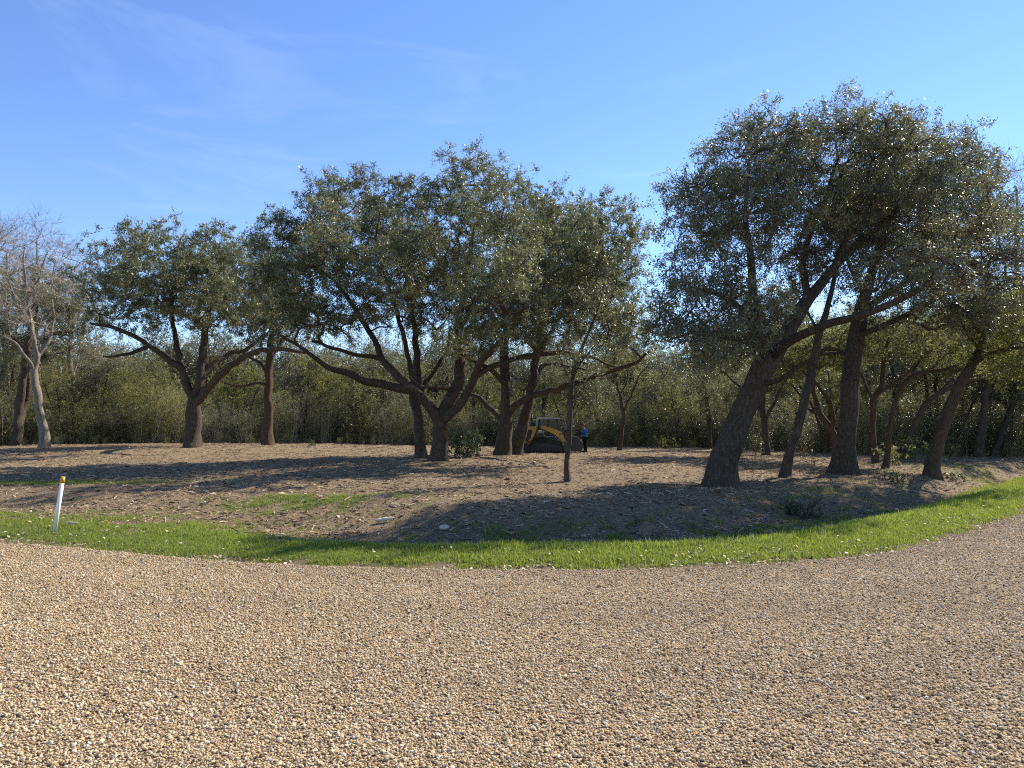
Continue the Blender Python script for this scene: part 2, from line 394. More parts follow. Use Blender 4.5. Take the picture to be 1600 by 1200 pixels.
Yc = 2.2 + 15.0 * rng.random(n) ** 1.0; Xc = (rng.random(n) * 2 - 1) * (0.74 * 1.2 * Yc + 0.6)
keep = rng.random(n) < (0.74 * 1.2 * Yc + 0.6) / (0.74 * 1.2 * 17.2 + 0.6)
sS = sdist(Xc, Yc)
keep &= rng.random(n) < .55 + .6 * fbm(Xc * 1.3 - Yc * .5, Yc * 1.3, 63, 3)
keep &= (sS < 0.30 * (vnoise(Xc * 2.5, Yc * 2.5, 61) - 0.35)) | ((sS < 0.7) & (rng.random(n) < 0.03))
Xc, Yc, sS = Xc[keep], Yc[keep], sS[keep]
n = len(Xc)
# add density close to the camera where single stones show
n2 = 330000
Y2 = 2.4 + 7.6 * rng.random(n2); X2 = (rng.random(n2) * 2 - 1) * (0.74 * 1.2 * Y2 + 0.6)
k2 = rng.random(n2) < (0.74 * 1.2 * Y2 + 0.6) / (0.74 * 1.2 * 10.0 + 0.6) * (1 - .75 * sstep(3.0, 9.5, Y2))
k2 &= sdist(X2, Y2) < -0.1
Xc = np.concatenate([Xc, X2[k2]]); Yc = np.concatenate([Yc, Y2[k2]]); n = len(Xc); sS = sdist(Xc, Yc)
zr = np.where(sS < 0.0, 0.014 * (fbm(Xc * 0.8, Yc * 0.8, 51, 3) - 0.5) + 0.012 * (fbm(Xc * 3, Yc * 3, 52, 2) - 0.5) - 0.05 * sstep(-0.25, 0.2, sS), np.maximum(terrain(Xc, Yc), -0.03))
size = np.clip(rng.lognormal(math.log(0.0128), 0.36, n), 0.006, 0.03)
zr = zr + size * 0.2
rot = np.stack([rng.normal(0, 0.35, n), rng.normal(0, 0.35, n), rng.random(n) * 6.28], -1)
scatter('gravel_stones', np.stack([Xc, Yc, zr], -1), rot, size, rng.integers(0, 6, n), [stone_mesh(i) for i in range(6)], 'loose tan and grey pea gravel stones on the road', 'gravel', M['stone'])
print('stones', n)

# ------------------------------------------------------------------ tree machinery
def smooth_path(pts, rad, step=0.16, wob=0.0, rg=None):
    """Catmull-Rom through the points, resampled"""
    pts = np.asarray(pts, float); rad = np.asarray(rad, float)
    P0 = np.vstack([2 * pts[0] - pts[1], pts, 2 * pts[-1] - pts[-2]])
    outp, outr = [], []
    for i in range(len(pts) - 1):
        a, b_, c, d = P0[i], P0[i + 1], P0[i + 2], P0[i + 3]
        n = max(2, int(np.linalg.norm(c - b_) / step))
        for t in np.arange(n) / n:
            outp.append(0.5 * ((2 * b_) + (c - a) * t + (2 * a - 5 * b_ + 4 * c - d) * t * t + (3 * b_ - a - 3 * c + d) * t ** 3))
            outr.append(rad[i] + (rad[i + 1] - rad[i]) * t)
    outp.append(pts[-1]); outr.append(rad[-1])
    outp = np.array(outp); outr = np.array(outr)
    if wob > 0 and rg is not None and len(outp) > 4:
        k = len(outp); w = rg.normal(0, 1, (k, 3)); ker = np.hanning(9); ker /= ker.sum()
        w = np.stack([np.convolve(np.pad(w[:, j], 4, mode='edge'), ker, 'valid') for j in range(3)], -1)
        fade = np.minimum(1, np.arange(k) / 4.0)[:, None]
        outp = outp + w * wob * fade
    return outp, outr

def tube(P, Rr, sides=10, flare=0.0, lump=0.08, seed=0, cap=True):
    """one tapered, slightly lumpy tube along a path"""
    P = np.asarray(P, float); n = len(P); rg = np.random.default_rng(seed)
    T = np.gradient(P, axis=0); T /= np.linalg.norm(T, axis=1)[:, None] + 1e-9
    up = np.array((0.31, 0.95, 0.05)); Nn = np.cross(T[0], up); Nn /= np.linalg.norm(Nn)
    V = []; ph = rg.random(4) * 6.28
    ang = np.arange(sides) / sides * 2 * math.pi
    dist = np.concatenate([[0], np.cumsum(np.linalg.norm(np.diff(P, axis=0), axis=1))])
    for i in range(n):
        Nn = Nn - T[i] * np.dot(Nn, T[i]); Nn /= np.linalg.norm(Nn) + 1e-9
        B = np.cross(T[i], Nn)
        r = Rr[i] * (1 + lump * np.sin(2 * ang + ph[0] + dist[i] * 1.3) + lump * 0.8 * np.sin(3 * ang + ph[1] - dist[i] * 1.9) + lump * 0.5 * np.sin(5 * ang + ph[2] + dist[i] * 2.7))
        if flare > 0:
            fl = math.exp(-max(0, dist[i] - 0.3) / 0.32)
            r = r * (1 + flare * fl * (0.55 + 0.45 * np.sin(5 * ang + ph[3])))
        V.append(P[i] + np.outer(np.cos(ang) * r, Nn) + np.outer(np.sin(ang) * r, B))
    V = np.concatenate(V)
    i0 = np.arange(n - 1)[:, None] * sides; j = np.arange(sides)[None, :]; j1 = (j + 1) % sides
    F = np.stack([i0 + j, i0 + j1, i0 + sides + j1, i0 + sides + j], -1).reshape(-1, 4)
    if cap:
        k = len(V); V = np.vstack([V, P[-1] + T[-1] * Rr[-1] * 0.5])
        b0 = (n - 1) * sides
        cf = np.array([[b0 + q, b0 + (q + 1) % sides, k, k] for q in range(sides)])
        # pair the cap triangles up into quads
        cf = np.array([[b0 + q, b0 + (q + 1) % sides, b0 + (q + 2) % sides, k] for q in range(0, sides, 2)])
        F = np.vstack([F, cf])
    return V, F

def frusta(P0, P1, R0, R1, sides):
    n = len(P0)
    if n == 0: return np.zeros((0, 3)), np.zeros((0, 4), int)
    D = P1 - P0; Ln = np.linalg.norm(D, axis=1)[:, None] + 1e-9; D = D / Ln
    A = np.where(np.abs(D[:, 2:3]) < 0.9, np.array([[0, 0, 1.0]]), np.array([[1.0, 0, 0]]))
    U = np.cross(D, A); U /= np.linalg.norm(U, axis=1)[:, None] + 1e-9; W = np.cross(D, U)
    P0 = P0 - D * (R0[:, None] * 0.5)
    ang = np.arange(sides) / sides * 2 * math.pi
    ca, sa = np.cos(ang)[None, :, None], np.sin(ang)[None, :, None]
    ring = ca * U[:, None, :] + sa * W[:, None, :]
    V = np.concatenate([P0[:, None, :] + ring * R0[:, None, None], P1[:, None, :] + ring * R1[:, None, None]], 1).reshape(-1, 3)
    base = np.arange(n)[:, None] * 2 * sides; j = np.arange(sides)[None, :]; j1 = (j + 1) % sides
    F = np.stack([base + j, base + j1, base + sides + j1, base + sides + j], -1).reshape(-1, 4)
    return V, F

def unit(v): return v / (np.linalg.norm(v, axis=-1, keepdims=True) + 1e-9)

def grow(paths, blobs, n_clump, clump_r, clus_per, rg, shell=0.5, tip=0.005, gap=0.8, flat=0.72):
    """paths: list of (pts, radii), the first is the trunk. Branches reach out of them to foliage clumps inside the blobs."""
    MAXN = 60000
    pos = np.zeros((MAXN, 3)); par = np.full(MAXN, -1); rad = np.zeros(MAXN); fixed = np.zeros(MAXN, bool); dr = np.zeros((MAXN, 3)); n = 0
    for k, (P, Rr) in enumerate(paths):
        for i in range(len(P)):
            if i == 0:
                p = -1 if k == 0 else int(np.argmin(np.linalg.norm(pos[:n] - P[0], axis=1)))
            else: p = n - 1
            pos[n] = P[i]; rad[n] = Rr[i]; fixed[n] = True; par[n] = p
            dr[n] = unit(P[min(i + 1, len(P) - 1)] - P[max(i - 1, 0)]); n += 1
    nfix = n
    vol = np.array([b_[1][0] * b_[1][1] * b_[1][2] for b_ in blobs]) ** 0.72; vol /= vol.sum()
    cen = []; tries = 0
    while len(cen) < n_clump and tries < n_clump * 30:
        tries += 1
        bi = rg.choice(len(blobs), p=vol); c, r3 = blobs[bi]
        d = unit(rg.normal(0, 1, 3)); q = rg.random() ** shell
        p = np.asarray(c) + d * np.asarray(r3) * q
        if cen and np.min(np.linalg.norm(np.array(cen) - p, axis=1)) < clump_r * gap: continue
        cen.append(p)
    cen = np.array(cen)
    # usable attachment nodes: not the lowest part of the trunk
    zmin = pos[0, 2] + 0.32 * (cen[:, 2].mean() - pos[0, 2])
    dd = np.array([np.min(np.linalg.norm(pos[:nfix] - c, axis=1)) for c in cen])
    cl_pts, cl_nodes, cl_clump = [], [], []
    for ci in np.argsort(dd):
        c = cen[ci]
        v = c - pos[:n]; d = np.linalg.norm(v, axis=1)
        cosb = (v * dr[:n]).sum(1) / (d + 1e-6)
        cost = d * (1 + 0.55 * (1 - cosb)) + np.where(pos[:n, 2] < zmin, 3.0, 0)
        j = int(np.argmin(cost)); L = d[j]
        m_ = max(2, int(L / 0.33)); t = (np.arange(1, m_ + 1) / m_)[:, None]
        h0 = pos[j] + (0.55 * dr[j] + 0.45 * unit(c - pos[j]) + rg.normal(0, 0.25, 3)) * L * 0.45
        B = (1 - t) ** 2 * pos[j] + 2 * t * (1 - t) * h0 + t ** 2 * c
        B[:-1] += rg.normal(0, 0.045, (m_ - 1, 3)) * min(1.5, L)
        start = n
        for i in range(m_):
            pos[n] = B[i]; par[n] = j if i == 0 else n - 1
            dr[n] = unit(B[i] - pos[par[n]]); n += 1
        loc = list(range(max(start, n - 4), n))
        rr = clump_r * rg.uniform(0.75, 1.25)
        nc = max(3, int(clus_per * rg.uniform(0.6, 1.4)))
        for q in range(nc):
            p = c + unit(rg.normal(0, 1, 3)) * rr * (rg.random() ** 0.45) * np.array((1, 1, flat))
            li = np.array(loc); v = p - pos[li]; d = np.linalg.norm(v, axis=1)
            j = int(li[np.argmin(d)]); mid = 0.5 * (pos[j] + p) + rg.normal(0, 0.05, 3) + np.array((0, 0, 0.04))
            for w in (mid, p):
                pos[n] = w; par[n] = j; dr[n] = unit(w - pos[j]); j = n; n += 1
                loc.append(j)
            cl_pts.append(p); cl_nodes.append(j); cl_clump.append(ci)
    acc = np.zeros(n); nch = np.zeros(n, int)
    np.add.at(nch, par[1:n][par[1:n] >= 0], 1)
    acc[nch == 0] = 1.0
    for i in range(n - 1, 0, -1):
        if par[i] >= 0: acc[par[i]] += acc[i]
    pr = tip * np.maximum(acc, 1) ** 0.44
    for i in range(nfix, n):
        rad[i] = min(pr[i], rad[par[i]] * 0.85) if fixed[par[i]] else min(pr[i], rad[par[i]])
    e = np.arange(nfix, n); p = par[e]
    R0 = np.minimum(rad[p], rad[e] * 1.2)
    return pos[p], pos[e], R0, rad[e], np.array(cl_pts), dr[np.array(cl_nodes)], np.array(cl_clump)

def branch_mesh(name, P0, P1, R0, R1, base, extra=None):
    Vs, Fs, k = [], [], 0
    for lo, hi, sd in ((0.03, 9, 7), (0.011, 0.03, 5), (-1, 0.011, 3)):
        s = (R1 > lo) & (R1 <= hi)
        V, F = frusta(P0[s], P1[s], R0[s], R1[s], sd); Vs.append(V); Fs.append(F + k); k += len(V)
    if extra is not None:
        V, F = frusta(*extra, 3); Vs.append(V); Fs.append(F + k)
    return quad_mesh(name, np.vstack(Vs) - base, np.vstack(Fs), smooth=True)

def twigs(cl, cdir, n_tw, length, rg, follow=0.7, rise=0.25):
    k = len(cl)
    d = unit(rg.normal(0, 1, (k, n_tw, 3)) + follow * cdir[:, None, :] + np.array((0, 0, rise)))
    L = length * rg.uniform(0.6, 1.3, (k, n_tw, 1))
    p0 = np.repeat(cl[:, None, :], n_tw, 1); p1 = p0 + d * L
    return p0.reshape(-1, 3), p1.reshape(-1, 3)

def leaves(tp0, tp1, per, size, rg, clump=None, updown=0.5, jit=0.05, aspect=0.42, droop=0.0, bias=0.0, tri=False):
    k = len(tp0); t = rg.random((k, per, 1)) ** 0.8
    P = tp0[:, None, :] + (tp1 - tp0)[:, None, :] * t + rg.normal(0, jit, (k, per, 3))
    ax = unit(unit(tp1 - tp0)[:, None, :] * 0.8 + rg.normal(0, 0.75, (k, per, 3)) + np.array((0, 0, -droop)))
    nr = unit(rg.normal(0, 1, (k, per, 3)) + np.array((0, 0, updown * 2)))
    P = P.reshape(-1, 3); ax = ax.reshape(-1, 3); nr = nr.reshape(-1, 3)
    sd = unit(np.cross(ax, nr)); nr = np.cross(sd, ax)
    L = (size * rg.uniform(0.6, 1.35, (len(P), 1))); W = L * aspect * rg.uniform(0.8, 1.2, (len(P), 1))
    if tri:
        V = np.stack([P + sd * W * 0.5, P + ax * L - nr * L * 0.1, P - sd * W * 0.5 + ax * L * 0.25], 1).reshape(-1, 3); F = np.arange(len(P) * 3).reshape(-1, 3)
    else:
        V = np.stack([P, P + ax * L * 0.5 + sd * W * 0.5 - nr * L * 0.06, P + ax * L - nr * L * 0.1, P + ax * L * 0.5 - sd * W * 0.5 - nr * L * 0.06], 1).reshape(-1, 3)
        F = np.arange(len(P) * 4).reshape(-1, 4)
    tone = rg.normal(0.45, 0.2, len(P)) + bias
    if clump is not None: tone += np.repeat(clump, per)
    return V, F, np.clip(tone, 0, 1)

TREE_STATS = []
def make_tree(name, label, Y, trunk, limbs, blobs, n_clump, clump_r=0.8, clus_per=9, tw=4, tl=0.30, per=8, leaf=0.075, lm='oak_leaf', bm_='bark', seed=1,
              group=None, base_px=None, shell=0.5, cat='tree', flare=0.35, wob=0.085, parent_names=True, twm='twig', aspect=0.42, updown=0.5, bias=0.0, gap=0.8, tipr=0.005, limb_k=0.85):
    """trunk / limbs: lists of (px, py, depth offset, radius) traced on the photograph; blobs: (px, py, rx px, ry px, depth offset, ry m)"""
    rg = np.random.default_rng(seed)
    bx, by = trunk[0][0], trunk[0][1]
    if Y is None: base = ground_hit(bx, by)
    else:
        base = at(bx, by, Y); base[2] = float(terrain(base[0], base[1]))
    Yb = base[1]
    TREE_STATS.append((name, bx, by, round(float(Yb), 1), round(float(HORIZ + (HC - base[2]) / Yb * FPX), 1)))
    def conv(path, first=False):
        P = [at(px, py, Yb + dy) for px, py, dy, r in path]; rr = [r for *_, r in path]
        if first:
            P[0] = base.copy(); P = [base - np.array((0, 0, 0.35))] + P; rr = [rr[0] * 1.05] + rr
        return smooth_path(P, rr, 0.15, wob, rg)
    paths = [conv(trunk, True)] + [conv([(a, b_, c, r * limb_k) for a, b_, c, r in l]) for l in limbs]
    # start every limb exactly on the nearest point of an earlier path
    for i in range(1, len(paths)):
        allp = np.vstack([p[0] for p in paths[:i]]); q = allp[np.argmin(np.linalg.norm(allp - paths[i][0][0], axis=1))]
        k = len(paths[i][0]); f = np.maximum(0, 1 - np.arange(k) / max(3, k * 0.35))[:, None]
        paths[i] = (paths[i][0] + (q - paths[i][0][0]) * f, paths[i][1])
    bl = [(at(px, py, Yb + dy), np.array((rx / FPX * (Yb + dy), rym, ry / FPX * (Yb + dy)))) for px, py, rx, ry, dy, rym in blobs]
    root = tag(empty(name, base), label, cat, group)
    for i, (P, Rr) in enumerate(paths):
        V, F = tube(P, Rr, 14 if i == 0 else 10, flare if i == 0 else 0, 0.07, seed * 31 + i)
        link('trunk' if i == 0 else 'limb', quad_mesh('trunk' if i == 0 else 'limb', V - base, F, smooth=True), M[bm_], root)
    P0, P1, R0, R1, cl, cd, cc = grow(paths, bl, n_clump, clump_r, clus_per, rg, shell=shell, gap=gap, tip=tipr)
    t0, t1 = twigs(cl, cd, tw, tl, rg) if per else twigs(cl, cd, tw, tl, rg, 2.0, 1.3)
    far = Yb > 27
    per = int(round(per * (2.3 if far else 1.5))); leaf *= 1.25 if far else 1.2
    if per > 0:
        tone = np.repeat(rg.normal(0, 0.13, cc.max() + 1)[cc], tw)
        # some twiggy clumps carry no leaves, most of them low in the crown
        cz = np.zeros(cc.max() + 1); np.add.at(cz, cc, cl[:, 2]); cz /= np.maximum(1, np.bincount(cc, minlength=len(cz)))
        lowc = cz < np.quantile(cz, .3); bare = rg.random(len(cz)) < np.where(lowc, .26, .08)
        lv = np.repeat(~bare[cc], tw)
        V, F, tn = leaves(t0[lv], t1[lv], per, leaf, rg, tone[lv], aspect=aspect, updown=updown, bias=bias, tri=far)
        crown = link('crown', quad_mesh('crown', V - base, F, tn), M[lm], root)
        bp = crown
        t0, t1 = t0[::2], t1[::2]
    else: bp = root; F = []
    tr = np.full(len(t0), tipr * 1.1); tr1 = np.full(len(t0), tipr * 0.6)
    nm = 'branches' if per > 0 else 'crown'
    link(nm, branch_mesh(nm, P0, P1, R0, R1, base, (t0, t1, tr, tr1)), M[twm], bp)
    TREE_STATS[-1] += (len(F), len(P0))
    return root

# ------------------------------------------------------------------ the oaks and other trees of the clearing
make_tree('oak_tree', 'wide dark evergreen oak on the left with low arching limbs forking near its base', None,
    [(300, 699, 0, .50), (303, 660, 0, .44), (302, 628, 0, .36), (313, 590, 0, .27), (317, 545, .3, .22), (326, 490, .5, .16), (335, 440, .6, .10)],
    [[(300, 630, 0, .32), (287, 590, -.3, .26), (276, 572, -.5, .22), (245, 548, -1, .19), (215, 528, -1.6, .16), (175, 512, -2.2, .12), (140, 506, -2.6, .07)],
     [(282, 580, -.4, .22), (274, 535, .2, .19), (268, 480, .8, .14), (262, 430, 1.2, .09)],
     [(305, 635, 0, .30), (335, 598, -.6, .25), (370, 565, -1.3, .22), (410, 549, -2, .19), (445, 545, -2.6, .15), (475, 550, -3, .08)],
     [(318, 588, .2, .2), (345, 560, 1.2, .18), (385, 545, 2, .15), (420, 520, 3, .09)],
     [(232, 542, -1.1, .15), (200, 553, -2, .11), (165, 560, -2.8, .06)]],
    [(280, 440, 125, 70, -1, 6), (210, 450, 75, 55, -3, 4.5), (340, 430, 85, 65, 0, 5.5), (270, 395, 80, 42, -1, 5), (385, 480, 55, 45, -3, 4), (170, 480, 50, 36, -2.5, 2), (350, 385, 50, 28, .5, 2.5), (235, 500, 70, 28, -1, 3), (340, 500, 70, 30, 1, 3), (175, 415, 45, 35, -1, 2.4)],
    235, 0.95, 10, 4, .36, 8, .10, seed=11, shell=.42)

make_tree('oak_tree', 'straight slender oak trunk with flared roots standing right of the wide left oak', 49.0,
    [(418, 690, 0, .42), (418, 650, 0, .30), (419, 600, 0, .27), (421, 560, 0, .24), (425, 510, .2, .18), (430, 460, .3, .1)],
    [[(418, 600, 0, .10), (395, 600, -.3, .10), (370, 603, -.6, .08), (350, 600, -.9, .05)], [(419, 585, 0, .16), (405, 567, .3, .14), (390, 560, .5, .1), (370, 545, .8, .06)],
     [(421, 560, 0, .16), (440, 535, .4, .13), (465, 510, .8, .08)]],
    [(425, 480, 70, 60, .3, 3.5), (440, 420, 55, 45, .3, 3), (405, 500, 45, 35, -.5, 2.5), (470, 490, 45, 45, .5, 2.5)], 95, 0.95, 9, 4, .36, 8, .10, seed=12, bm_='bark_warm')

make_tree('oak_tree', 'large multi-limbed oak in the middle with a long low limb reaching left', None,
    [(684, 719, 0, .36), (686, 690, 0, .34), (688, 655, 0, .32), (698, 630, 0, .27), (716, 598, .1, .23), (718, 560, .3, .20), (716, 520, .6, .17), (722, 470, .8, .14), (735, 400, 1, .10), (748, 330, 1.1, .06)],
    [[(684, 660, 0, .32), (668, 632, -.2, .28), (648, 612, -.4, .25), (610, 603, -.9, .20), (570, 594, -1.5, .17), (535, 580, -2, .15), (500, 565, -2.6, .12), (470, 545, -3.1, .08), (440, 525, -3.5, .05)],
     [(650, 612, -.4, .22), (620, 585, 0, .19), (598, 560, .4, .17), (578, 520, .8, .15), (560, 490, 1.1, .13), (535, 455, 1.5, .10), (505, 425, 1.9, .06)],
     [(655, 615, -.3, .18), (642, 580, .8, .15), (632, 540, 1.4, .13), (622, 500, 1.9, .11), (605, 440, 2.2, .08), (585, 370, 2.4, .05)],
     [(690, 660, 0, .22), (712, 640, -.6, .22), (738, 600, -1.2, .20), (750, 570, -1.8, .17), (775, 540, -3, .13), (810, 505, -4.2, .08)],
     [(745, 590, -1.2, .16), (775, 572, -1.6, .14), (810, 560, -2.2, .11), (850, 555, -2.8, .07)],
     [(598, 562, .4, .13), (565, 555, .2, .11), (525, 545, -.2, .10), (485, 528, -.6, .07)],
     [(716, 520, .6, .14), (745, 470, .2, .12), (780, 420, -.4, .09), (800, 360, -.8, .05)],
     [(712, 610, 0, .12), (690, 606, -.8, .11), (662, 604, -1.4, .08), (640, 590, -2, .05)]],
    [(560, 400, 120, 75, -1.5, 5), (470, 440, 80, 60, -2.5, 4), (550, 315, 55, 50, -.5, 3), (600, 470, 80, 45, -1.5, 4), (700, 360, 95, 85, .8, 3.6), (745, 285, 55, 48, .8, 2.2), (660, 320, 55, 45, .8, 2.5),
     (790, 350, 55, 75, -2.5, 3.6), (790, 470, 75, 70, -4, 3.8), (450, 510, 50, 32, -3, 2), (700, 450, 75, 50, 1.2, 2.6), (840, 530, 40, 30, -2.5, 1.6), (520, 490, 75, 36, -1, 2.6), (650, 500, 70, 28, 1.5, 2.5), (430, 440, 45, 45, -2, 2), (445, 375, 40, 34, -1.5, 2), (490, 350, 45, 34, -1, 2), (730, 530, 60, 26, -1.5, 2)],
    400, 0.80, 10, 4, .30, 8, .078, seed=13, shell=.45)

make_tree('oak_tree', 'slim trunk standing close behind the large middle oak on its left', 33.0,
    [(658, 714, 0, .27), (656, 680, 0, .23), (652, 650, 0, .22), (648, 620, .2, .2), (652, 570, .6, .17), (648, 520, 1, .14), (640, 450, 1.5, .1), (630, 380, 2, .06)],
    [[(650, 640, .1, .13), (665, 600, 1, .12), (690, 560, 2, .09), (705, 510, 2.6, .06)]],
    [(640, 400, 75, 65, 2.5, 2.5), (690, 430, 60, 60, 3.2, 2.5), (600, 360, 50, 45, 2.5, 2)], 75, .8, 9, 4, .3, 8, .08, seed=14)

make_tree('oak_tree', 'stout oak left of the loader with a long limb sweeping right', None,
    [(785, 711, 0, .44), (787, 680, 0, .38), (789, 650, 0, .34), (790, 610, .1, .28), (786, 570, .3, .25), (792, 520, .6, .2), (805, 450, .9, .14), (820, 380, 1, .08)],
    [[(792, 655, 0, .24), (805, 635, -.4, .22), (830, 618, -.9, .20), (865, 610, -2.4, .18), (900, 598, -4.2, .15), (940, 585, -6.2, .12), (985, 570, -8, .09), (1015, 552, -9.2, .06)],
     [(782, 662, 0, .20), (768, 642, .5, .18), (752, 625, 1, .15), (735, 615, 1.5, .11), (720, 605, 2, .06)],
     [(788, 600, .1, .18), (770, 580, -.6, .15), (748, 570, -1.1, .12), (730, 562, -1.5, .07)],
     [(790, 565, .3, .16), (830, 556, -.4, .15), (880, 553, -1, .13), (925, 560, -1.6, .09), (960, 575, -2, .06)],
     [(800, 480, .8, .13), (840, 430, -1, .11), (880, 380, -3, .08), (905, 345, -5, .05)]],
    [(850, 430, 95, 80, 0, 3.8), (850, 345, 60, 48, .3, 2.8), (925, 420, 70, 75, -7, 4), (945, 500, 60, 50, -9, 3.2), (880, 500, 70, 45, -6, 4), (960, 360, 38, 45, -7, 2.4), (770, 500, 50, 50, -2.5, 3)],
    265, .9, 10, 4, .33, 8, .09, seed=15)

make_tree('oak_tree', 'dark leaning oak trunk directly beside the rear of the loader', 39.5,
    [(806, 707, 0, .38), (813, 675, 0, .33), (822, 640, .1, .29), (831, 605, .2, .25), (836, 565, .4, .2), (845, 510, .6, .16), (862, 440, .8, .1)],
    [[(834, 590, .2, .14), (850, 572, .8, .13), (885, 572, 1.4, .11), (915, 578, 1.8, .08)], [(838, 555, .4, .14), (870, 500, 1, .11), (905, 450, 1.5, .07)]],
    [(880, 420, 80, 65, 2, 3.2), (930, 470, 60, 55, 2, 3), (900, 350, 55, 40, 2, 2.5)], 85, .95, 9, 4, .34, 8, .095, seed=16)

make_tree('young_tree', 'thin dark sapling standing alone in front of the loader', None,
    [(887, 751, 0, .085), (886, 720, 0, .075), (889, 685, 0, .075), (891, 640, .05, .07), (893, 600, .1, .065), (899, 570, .15, .055), (915, 530, .2, .045), (935, 480, .2, .03), (945, 430, .2, .015)],
    [[(889, 700, 0, .025), (896, 693, -.2, .02), (902, 683, -.3, .012)], [(893, 600, .1, .03), (905, 570, -.2, .025), (930, 540, -.4, .015)], [(894, 605, .1, .025), (880, 570, .2, .02), (865, 530, .3, .012)],
     [(890, 650, 0, .02), (908, 640, .2, .014), (925, 625, .3, .008)]],
    [(905, 560, 45, 45, 0, .8), (935, 470, 32, 50, .2, .7), (905, 625, 30, 20, 0, .4)], 42, .32, 6, 3, .2, 4, .05, seed=17, flare=.5, wob=.02, bm_='bark', twm='twig')

make_tree('young_tree', 'small forked tree at the back right of the loader and worker', 49.0,
    [(968, 705, 0, .17), (971, 675, 0, .14), (974, 645, 0, .13), (968, 610, .2, .1), (962, 575, .4, .07), (958, 540, .6, .04)],
    [[(974, 645, 0, .10), (985, 620, -.2, .09), (997, 595, -.4, .06), (1010, 570, -.5, .04)], [(969, 615, .1, .06), (980, 590, .4, .05), (985, 560, .6, .03)]],
    [(965, 550, 40, 35, .4, 2), (1005, 555, 35, 32, -.3, 1.8), (985, 520, 40, 28, 0, 1.8)], 42, .8, 7, 4, .34, 6, .09, seed=18, lm='scrub_leaf', bm_='bark_warm')

make_tree('oak_tree', 'biggest oak on the right leaning right with rough bark and a towering crown', None,
    [(1124, 758, 0, .42), (1130, 725, 0, .36), (1143, 690, 0, .34), (1158, 650, 0, .33), (1175, 612, 0, .33), (1192, 575, 0, .33), (1212, 548, .1, .26), (1240, 505, .3, .19), (1268, 462, .6, .16), (1300, 420, .9, .135), (1345, 375, 1.2, .11), (1395, 335, 1.4, .08), (1425, 290, 1.5, .05)],
    [[(1190, 580, 0, .2), (1192, 540, -.4, .19), (1180, 500, -.7, .17), (1176, 450, -.9, .15), (1172, 390, -1, .12), (1165, 320, -1, .08), (1170, 250, -1, .05)],
     [(1205, 560, 0, .20), (1240, 530, -.8, .18), (1290, 508, -1.4, .16), (1340, 495, -1.9, .14), (1400, 470, -2.4, .11), (1460, 440, -2.8, .07)],
     [(1262, 470, .6, .15), (1255, 420, .9, .13), (1265, 370, 1.1, .11), (1290, 310, 1.2, .08), (1310, 240, 1.2, .05)],
     [(1180, 500, -.7, .12), (1140, 470, -1.2, .10), (1100, 455, -1.6, .08), (1065, 450, -2, .05)],
     [(1300, 420, .9, .13), (1325, 370, .4, .11), (1350, 310, 0, .09), (1365, 240, -.2, .05)],
     [(1345, 375, 1.2, .10), (1400, 380, .6, .09), (1450, 395, 0, .07), (1500, 400, -.5, .04)],
     [(1183, 600, 0, .10), (1220, 592, -.6, .09), (1255, 570, -1.1, .06), (1280, 560, -1.4, .04)],
     [(1195, 545, -.4, .11), (1150, 530, -1.2, .09), (1100, 520, -1.8, .07), (1060, 525, -2.2, .04)]],
    [(1130, 340, 95, 95, -1, 2.2), (1200, 250, 100, 75, -.3, 2.3), (1310, 240, 95, 72, .6, 2.3), (1400, 268, 100, 75, .8, 2.2), (1460, 340, 85, 75, 0, 2.1), (1100, 440, 75, 65, -1.8, 1.9), (1100, 520, 95, 48, -2.2, 1.8), (1190, 500, 50, 40, -2.4, 1.2),
     (1240, 360, 90, 65, .4, 2), (1430, 430, 100, 45, -1.8, 1.6), (1160, 210, 50, 38, -.6, 1.4), (1325, 192, 45, 32, .6, 1.3), (1500, 250, 35, 42, .6, 1.2), (1080, 290, 40, 40, -1, 1.2), (1340, 320, 70, 50, .8, 1.8)],
    430, .60, 10, 4, .22, 8, .060, lm='oak_leaf_cool', seed=21, shell=.36, wob=.035, gap=.75, limb_k=.7)

make_tree('oak_tree', 'slim dark trunk leaning right between the biggest oak and the thick straight trunk', None,
    [(1226, 746, 0, .17), (1236, 705, 0, .145), (1248, 660, 0, .14), (1262, 610, .2, .13), (1272, 560, .4, .12), (1286, 500, .6, .10), (1305, 430, .9, .07), (1320, 370, 1.1, .04)],
    [[(1270, 570, .4, .08), (1290, 545, .9, .07), (1325, 552, 1.3, .06), (1345, 558, 1.6, .03)], [(1280, 520, .5, .06), (1262, 490, 1, .05), (1240, 450, 1.5, .03)]],
    [(1310, 400, 70, 60, 1.5, 1.8), (1250, 430, 45, 45, 1.6, 1.4), (1345, 340, 45, 50, 1.5, 1.4)], 60, .65, 9, 4, .24, 7, .065, lm='oak_leaf_cool', seed=22, wob=.03)

